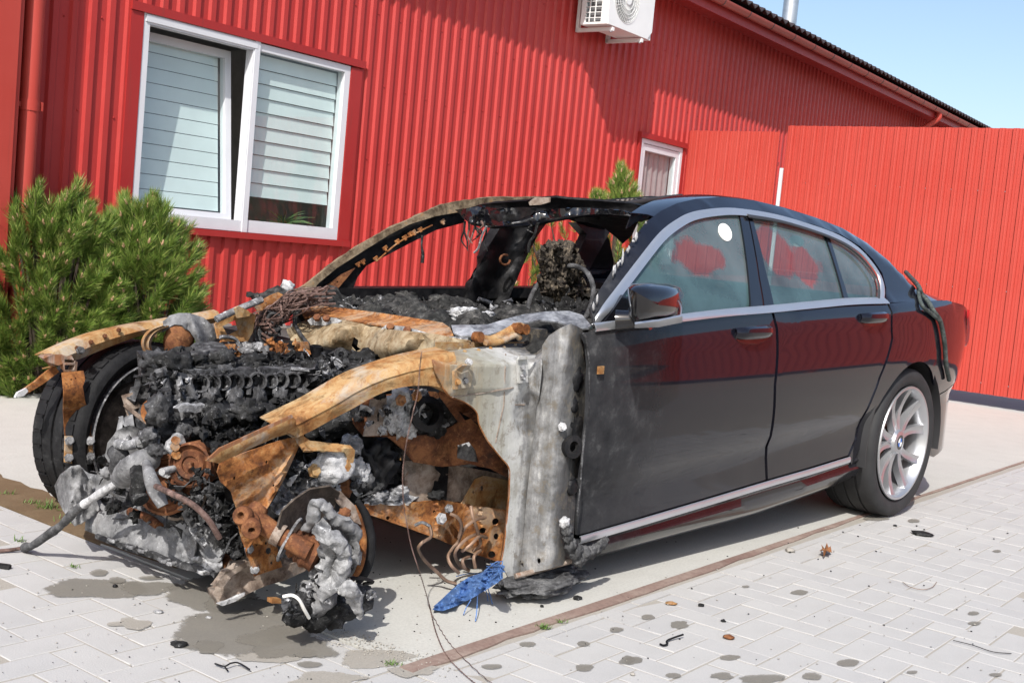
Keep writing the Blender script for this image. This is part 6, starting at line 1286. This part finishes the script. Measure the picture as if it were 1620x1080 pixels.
tube('burnt_strip', [PU(770,358,1.5), PU(763,372,1.5), PU(757,392,1.5), PU(750,400,1.5)], .005, M['ash'], 5); tube('burnt_strip', [PV(668,372,-.66), PV(667,388,-.66), PV(669,402,-.66), PV(668,416,-.66)], [.006, .004, .007, .008], M['char'], 6); tube('burnt_strip', [PU(851,352,1.5), PU(846,372,1.52), PU(838,384,1.52), PU(836,400,1.52)], .007, M['char'], 6)
# melted windscreen bond along the left pillar
rg = random.Random(43); pts = [(931,500),(944,474),(960,447),(976,420),(990,400),(1004,378),(1016,360),(1024,349)]
mb = MB()
for i in range(len(pts)-1):
    for t_ in (rg.uniform(0, .3), rg.uniform(.3, .7), rg.uniform(.6, 1)):
        if rg.random() < .5: continue
        x = pts[i][0]+(pts[i+1][0]-pts[i][0])*t_; y = pts[i][1]+(pts[i+1][1]-pts[i][1])*t_; p = PS(x-1, y, Vg); mb.blob(p + Vector((0, .004, 0)), (.006*rg.uniform(.3, 1.2), .003, .016*rg.uniform(.2, 1.5)), .6, 2.5, 2, i*3+int(t_*10))
tag(cobj('windscreen_bond', mb, M['whiteash'], None, 180), kind='stuff')
shards('dash_scraps', [(500,478),(560,470),(700,474),(850,474),(915,486),(860,494),(790,503),(714,510),(600,493),(520,486)], lambda x, y: PZ(x, y, .885).y, 240, .018, ['heap','char','heap','ash'], 14)
# seat frame, steering wheel
M['seatburn'] = burnt('burnt_seat_foam', [(.3, (.012, .011, .010)), (.5, (.05, .042, .034)), (.62, (.16, .13, .095)), (.74, (.30, .25, .18)), (.86, (.06, .05, .04))], 14, .9, seed=55, bmp=1, bdist=.03)
seat = heap('seat_frame', [(856,455),(858,420),(862,396),(870,389),(900,388),(912,396),(918,420),(922,440),(930,470),(905,470),(900,450),(880,446),(868,470)], lambda x, y: .30 + .02*math.sin(x/4), M['seatburn'], .09, 15, 2.5)
for k in range(12):
    rg = random.Random(k+90); lump('seat_remains', PV(rg.uniform(862,915), rg.uniform(394,460), .32), (.032, .03, .045), M['seatburn'], 800+k, .5, 3.5, 4, seat)
mb = MB(); swc = PV(886, 478, .37); mb.tube([swc + Vector((.06*math.sin(a*.2), .145*math.cos(a*.2)*-1, .135*math.sin(a*.2))) for a in range(-3, 19)], .010, 8); cobj('steering_wheel', mb, M['engine'], None, 60)
mb = MB(); mb.box((2.15, .08, .5), (2.3, .62, .93)); mb.box((2.15, -.62, .5), (2.3, -.10, .95)); mb.box((1.6, -.65, .26), (2.2, .65, .55)); cobj('seat_shell', mb, M['char'])
# seals hanging on the roof and the boot
tube('roof_seal', [PV(962,330,.05), PV(990,324,.10), PV(1020,319,.20), PV(1050,315,.32), PV(1078,312,.42)], .014, M['dark_plastic'], 8); tube('roof_seal', [PV(985,330,.10), PV(1020,324,.2), PV(1060,316,.35)], .010, M['dark_plastic'], 8)
M['seal'] = burnt('grey_green_rubber_seal', [(.3, (.02, .025, .024)), (.55, (.07, .085, .08)), (.75, (.16, .18, .17))], 40, .6, seed=50)
def sl(pts, r_): return tube('boot_seal', [PS(x, y, Vr) + Vector((0, .014, 0)) if x < 1445 else PS(x, y, Vall) + Vector((.004, .016, 0)) for x, y in pts], r_, M['seal'], 8)
sl([(1429,430),(1438,440),(1447,452),(1452,464),(1462,476),(1470,490),(1480,504),(1485,520),(1489,545),(1491,575),(1496,600)], .011); sl([(1447,452),(1448,468),(1454,484),(1466,494),(1480,506)], .009)
# ================================================================== SMALL THINGS ROUND THE CAR
mt, t, b = newmat('blue_woven_mesh'); v = coords(t); wv_ = t.nodes.new('ShaderNodeTexWave'); wv_.inputs['Scale'].default_value = 130; wv_.inputs['Distortion'].default_value = 3; t.links.new(v, wv_.inputs[0])
t.links.new(ramp(t, mixc(t, .5, wv_.outputs[0], nz(t, 45, 6, .7, v)), [(.3, (.02, .09, .36)), (.5, (.06, .22, .62)), (.68, (.20, .40, .80)), (.85, (.45, .60, .88))]), b.inputs['Base Color']); b.inputs['Roughness'].default_value = .55; bump(t, b, wv_.outputs[0], .8, .006); M['mesh'] = mt
def atg(x, y, h): return G(x, y, h)
bag = empty('mesh_bag', 'scrap of blue woven plastic mesh sacking lying under the car\'s front corner', 'mesh sack', Matrix.Translation(G(740, 950)))
b0 = G(740, 950)
def bag_pt(x, y):                                             # drapes from the paving up towards the tied neck
    f = max(0, min(1, (x-690)/105)); h = .012 + .15*f*f*(1 - .55*max(0, (y-905)/50)) + .016*noise.noise((x*.09, y*.12, 2)) + .010*noise.noise((x*.25, y*.3, 5)) + .02*math.sin(x*.22 + y*.1)*f*(1-f)*2
    return G(x, y, max(.006, h)) - b0
mb = cdt_panel([(684,964),(690,956),(702,944),(722,925),(742,912),(760,906),(772,899),(784,899),(795,904),(796,914),(786,922),(770,932),(750,944),(722,958),(700,966)], bag_pt, 3.5, 0)
mb2 = cdt_panel([(684,964),(700,950),(730,930),(760,914),(785,908),(780,922),(750,940),(720,956),(698,965)], lambda x, y: bag_pt(x, y)*1.0 + Vector((0, .03, .0)), 4, 0); mb.add(mb2.v, mb2.f)
obj('sack_cloth', mb, M['mesh'], bag, 70, fix=False)
mb = MB(); rg = random.Random(3)
for k in range(22): mb.tube(crom([bag_pt(790 + rg.uniform(-4, 4), 907 + rg.uniform(-4, 4)), bag_pt(786 + rg.uniform(-14, 12), 898 + rg.uniform(-6, 10)) + Vector((0, 0, .01)), bag_pt(780 + rg.uniform(-22, 18), 905 + rg.uniform(-8, 14)) + Vector((0, 0, .006))], 4), .0018, 4)
obj('tied_neck', mb, M['mesh'], bag, 60)
for (pts) in ([(752,930),(745,948),(738,960),(733,972)], [(756,932),(755,952),(754,968),(752,982)], [(770,925),(775,940),(779,955)], [(765,925),(770,938),(772,950)], [(786,917),(790,927),(794,934)], [(722,911),(740,907),(760,906)]):
    m_ = MB(); m_.tube(crom([G(x, y, .05*(1-i/(len(pts)-1)) + .004) - b0 for i, (x, y) in enumerate(pts)], 4), .0016, 5); obj('loose_strand', m_, M['mesh'], bag, 60)
def small(name, label, cat, parts, at=None, group=None):
    """a thing with one mesh: built round its base point"""
    mb, mat, sm = parts; o = obj(name, mb, mat, None, sm); return tag(o, label, cat, group)
# twisted wire dangling from the wing rail on to the paving
pts = [toworld(PV(x, y, .83)) for x, y in ((667,556),(664,585),(661,620),(654,650),(645,690),(640,720),(637,755),(639,800),(645,835))] + [toworld(PV(652,868,.83)), toworld(PV(664,905,.84)), G(677, 948, .02), G(682, 968, .004), G(690, 1000, .004), G(706, 1035, .004), G(735, 1066, .004), G(765, 1090, .004)]
c_ = crom(pts, 22); m_ = MB()
for ph in (0, math.pi): m_.tube([p + Vector((math.cos(i*1.05+ph), math.sin(i*1.05+ph), 0))*.0014 for i, p in enumerate(c_)], .0009, 4)
small('twisted_wire', 'thin twisted brown wire hanging from the rusty rail to the ground', 'wire', (m_, M['copper'], 60))
m_ = MB(); c_ = crom([G(684, 972, .004), G(700, 1000, .004), G(716, 1022, .004), G(752, 1058, .004), G(790, 1090, .004)], 16); m_.tube([p + Vector((math.cos(i*1.3), math.sin(i*1.3), 0))*.0014 for i, p in enumerate(c_)], .0010, 4)
small('loose_wire', 'second thin kinked wire lying on the ground below the blue sacking', 'wire', (m_, M['copper'], 60))
# dry leaf
M['dryleaf'] = burnt('dry_orange_leaf', [(.3, (.16, .06, .025)), (.6, (.33, .15, .065)), (.85, (.24, .10, .045))], 40, .8, seed=60)
lc = G(1306, 876, .004); ex = (G(1316, 876, .004) - lc); ey = (G(1306, 868, .004) - lc); m_ = MB(); ol = [(1,.1),(.7,.35),(.9,.8),(.4,.55),(.1,1.05),(-.25,.5),(-.8,.75),(-.6,.2),(-1.05,-.1),(-.5,-.4),(-.3,-.9),(.1,-.5),(.6,-.7),(.65,-.2)]
m_.add([lc + Vector((0, 0, .016))] + [lc + ex*a + ey*b_ + Vector((0, 0, .004 + .022*abs(math.sin(i*1.9)))) for i, (a, b_) in enumerate(ol)], [(0, i+1, (i+1) % len(ol) + 1) for i in range(len(ol))])
small('dry_leaf', 'curled orange dry leaf lying on the grey paving right of the car', 'leaf', (m_, M['dryleaf'], None))
# bits of wire and a washer
def wire_on(px, r_, label, mat='soot', name='bent_wire'):
    m_ = MB(); m_.tube(crom([G(x, y, r_ + .003) for x, y in px], 5), r_, 5); return small(name, label, 'wire', (m_, M[mat], 60))
m_ = MB(); m_.tube(crom([G(340, 1049, .006), G(355, 1053, .008), G(366, 1048, .012), G(378, 1048, .008), (G(395, 1058, .006))], 5), .0022, 5); m_.tube([G(355, 1053, .008), G(357, 1056, .005), G(360, 1060, .005)], .0022, 5)
small('bent_wire', 'short forked black wire on the paving at the bottom left', 'wire', (m_, M['soot'], 60))
m_ = MB(); m_.tube(crom([G(1081, 1003, .012), G(1066, 1008, .008), G(1055, 1013, .006), G(1056, 1018, .005), G(1050, 1020, .005), G(1044, 1018, .005)], 5), .003, 5)
small('bent_wire', 'bent dark hook of wire standing on the paving among damp spots', 'wire', (m_, M['soot'], 60))
wire_on([(1428,920),(1440,928),(1460,932),(1475,928),(1482,920)], .0012, 'very thin curved wire on the paving at the lower right', 'brakeline', 'thin_wire')
wire_on([(1508,1012),(1540,1020),(1570,1030),(1600,1033)], .0014, 'long thin dark strand on the paving near the right edge', 'soot', 'thin_wire')
# stones, ash flakes and charred crumbs
M['stone'] = simple('grey_pebble', (.30, .28, .25), .9, bmp=.4)
def crumb(x, y, w_, h_, mat, name, label, sd, cat='debris'):
    c = G(x, y, 0); k = (c - EYEP).length/F_PX; m_ = MB(); m_.blob((0, 0, h_*k*.55), (w_*k, w_*k*.8, h_*k*.8), .35, 2.2, 2, sd); o = obj(name, m_, M[mat], None, 180); o.location = c; return tag(o, label, cat, 'bits of litter on the paving')
crumb(283, 1021, 13, 5, 'char', 'charred_flake', 'flat charred flake on the pale paving at lower left', 1)
crumb(182, 929, 4, 4, 'soot', 'charred_nugget', 'round black nugget at the edge of the large damp patch', 2)
crumb(1308, 968-4, 1, 1, 'stone', 'pebble', 'tiny grey pebble on the paving to the right', 3, 'pebble')
crumb(1459, 846, 17, 4, 'char', 'charred_flake', 'long black charred scrap on the paving near the rear wheel', 4)
crumb(1416, 832, 3, 2, 'char', 'charred_crumb', 'small black crumb just below the rear tyre', 5)
crumb(913, 948, 7, 5, 'char', 'charred_nugget', 'black nugget on the slab below the melted liner', 6)
crumb(857, 960, 3, 3, 'char', 'charred_crumb', 'small black crumb beside the rusty edge strip', 7)
crumb(1109, 958, 5, 3, 'char', 'charred_crumb', 'dark crumb on the paving next to a damp smear', 8)
crumb(1153, 1009, 9, 4, 'rustdark', 'rusty_flake', 'brown rusty flake on the paving left of the damp spots', 9)
crumb(1144, 983, 4, 3, 'char', 'charred_crumb', 'black crumb on the paving above the brown flake', 10)
crumb(1062, 955, 9, 3, 'tan', 'straw_scrap', 'pale tan scrap on the paving beside the edge strip', 11)
crumb(1250, 872, 8, 4, 'stone', 'pebble', 'flat grey pebble on the paving left of the orange leaf', 12, 'pebble')
crumb(250, 969, 7, 3, 'whiteash', 'ash_flake', 'white ash flake on the paving beside the damp stain', 13)
crumb(1001, 1067, 4, 3, 'stone', 'pebble', 'small pale pebble at the bottom edge of the picture', 14, 'pebble')
crumb(330, 978, 5, 3, 'whiteash', 'ash_flake', 'pale flake lying in the damp stain below the car', 15)
crumb(660, 1012, 1, 1, 'stone', 'pebble', 'tiny pebble on the concrete at the slab corner', 16, 'pebble')
m_ = MB(); a_, b_ = G(-6, 894, .006), G(16, 897, .006); m_.bar(a_, b_, .016, .010); m_.bar(a_ + (b_-a_)*.2 + Vector((0, 0, .007)), b_ + Vector((0, 0, .007)), .006, .004); small('metal_clip', 'small dark metal clip on the paving at the left edge', 'clip', (m_, M['soot'], None))
# crumbs scattered as litter nobody could count
m_ = MB(); rg = random.Random(77); ch = MB()
for k in range(420):
    z_ = rg.random(); x, y = (rg.uniform(0, 700), rg.uniform(900, 1080)) if z_ < .45 else (rg.uniform(560, 1620), rg.uniform(830, 1080))
    P = G(x, y, .002); a, b_ = toY(P); k_ = (P - EYEP).length/F_PX*rg.uniform(.5, 1.5); (ch if rg.random() < .45 else m_).blob(P, (k_*1.2, k_, k_*.7), .3, 2, 1, k)
tag(obj('grit', m_, M['stone'], None, 180), kind='stuff'); tag(obj('soot_crumbs', ch, M['char'], None, 180), kind='stuff')
m_ = MB()
for k in range(260):                                          # granular sand spilled along the joint at the slab's corner
    x = rg.gauss(590, 55); y = 1022 + (x-590)*.28 + rg.gauss(0, 9); P = G(x, y, .003); k_ = (P - EYEP).length/F_PX*rg.uniform(.6, 1.6); m_.blob(P, (k_*1.2, k_, k_*.7), .3, 2, 1, k)
tag(obj('sand_grains', m_, M['sand'], None, 180), kind='stuff')
# tufts of grass in the joints
M['grass'] = simple('young_grass', (.10, .17, .035), .6, var=.35)
def tuft(x, y, n, h, label, sd):
    c = G(x, y, 0); rg = random.Random(sd); m_ = MB()
    for k in range(n):
        a = rg.uniform(0, 6.283); e_ = rg.uniform(.3, 1.2); L = h*rg.uniform(.5, 1.1); p = Vector((rg.gauss(0, h*.45), rg.gauss(0, h*.25), 0)); d = Vector((math.cos(a)*math.cos(e_), math.sin(a)*math.cos(e_), math.sin(e_))); s_ = d.cross(Vector((0, 0, 1))).normalized()*.0016
        m_.add([p - s_, p + s_, p + d*L*.6 + s_*.7, p + d*L*.6 - s_*.7, p + d*L + Vector((0, 0, -.1*L))], [(0, 1, 2, 3), (3, 2, 4)])
    o = obj('grass_tuft', m_, M['grass'], None, None, False); o.location = c; return tag(o, label, 'grass tuft', 'grass tufts growing in the joints')
tuft(76, 805, 60, .05, 'grass tuft by the fallen cable in the damp soil strip', 1); tuft(52, 797, 30, .035, 'smaller grass tuft further left in the damp soil strip', 2); tuft(14, 782, 26, .03, 'faint grass tuft near the left edge in the soil strip', 3)
tuft(104, 826, 24, .04, 'narrow grass tuft behind the burnt cable', 4); tuft(28, 856, 22, .025, 'low grass tuft in the paving joint above the cable tip', 5); tuft(117, 897, 18, .02, 'tiny grass tuft in the joint near the small damp spots', 6)
tuft(860, 993, 46, .022, 'largest grass tuft along the rusty edge strip', 7); tuft(888, 984, 24, .018, 'small grass tuft beside the rusty edge strip, upper one', 8); tuft(620, 1052, 26, .02, 'yellowish grass tuft at the end of the rusty edge strip', 9)
# third pine behind the car
def tall(rg, i):
    c = Vector((.70, 8.85, 0))
    leaders = [(985, 262, .55), (985, 300, .9), (946, 305, .3), (955, 300, .2)]
    if i < 60:
        lx, ly, sp_ = (985, 262 + (i % 12)*5.0, .02 + .010*(i % 12)*1.1) if i < 36 else (946 + (i % 3)*4, 306 + (i % 6)*3, .04); d = ray(lx, ly); P = EYEP + d*(8.9/d.y); th = rg.uniform(0, 6.283); o_ = Vector((math.cos(th), math.sin(th), 0))*(sp_ if i >= 3 else 0); return P + o_, (o_*3 + Vector((0, 0, .8)) + Vector((rg.uniform(-.1, .1), 0, 0))).normalized(), rg.uniform(.8, 1.05)
    x = rg.uniform(815, 1045); y = rg.uniform(322, 470); d = ray(x, y); yy = rg.uniform(8.4, 9.4); P = EYEP + d*(yy/d.y); return P, Vector((rg.uniform(-.5, .5), rg.uniform(-.7, .1), .9)).normalized(), rg.uniform(.8, 1.2)
pine('tall loose pine behind the car, its tip standing above the roof', (.72, 8.95, -.07), tall, 150, 9, (.12, .2), .062, 190)
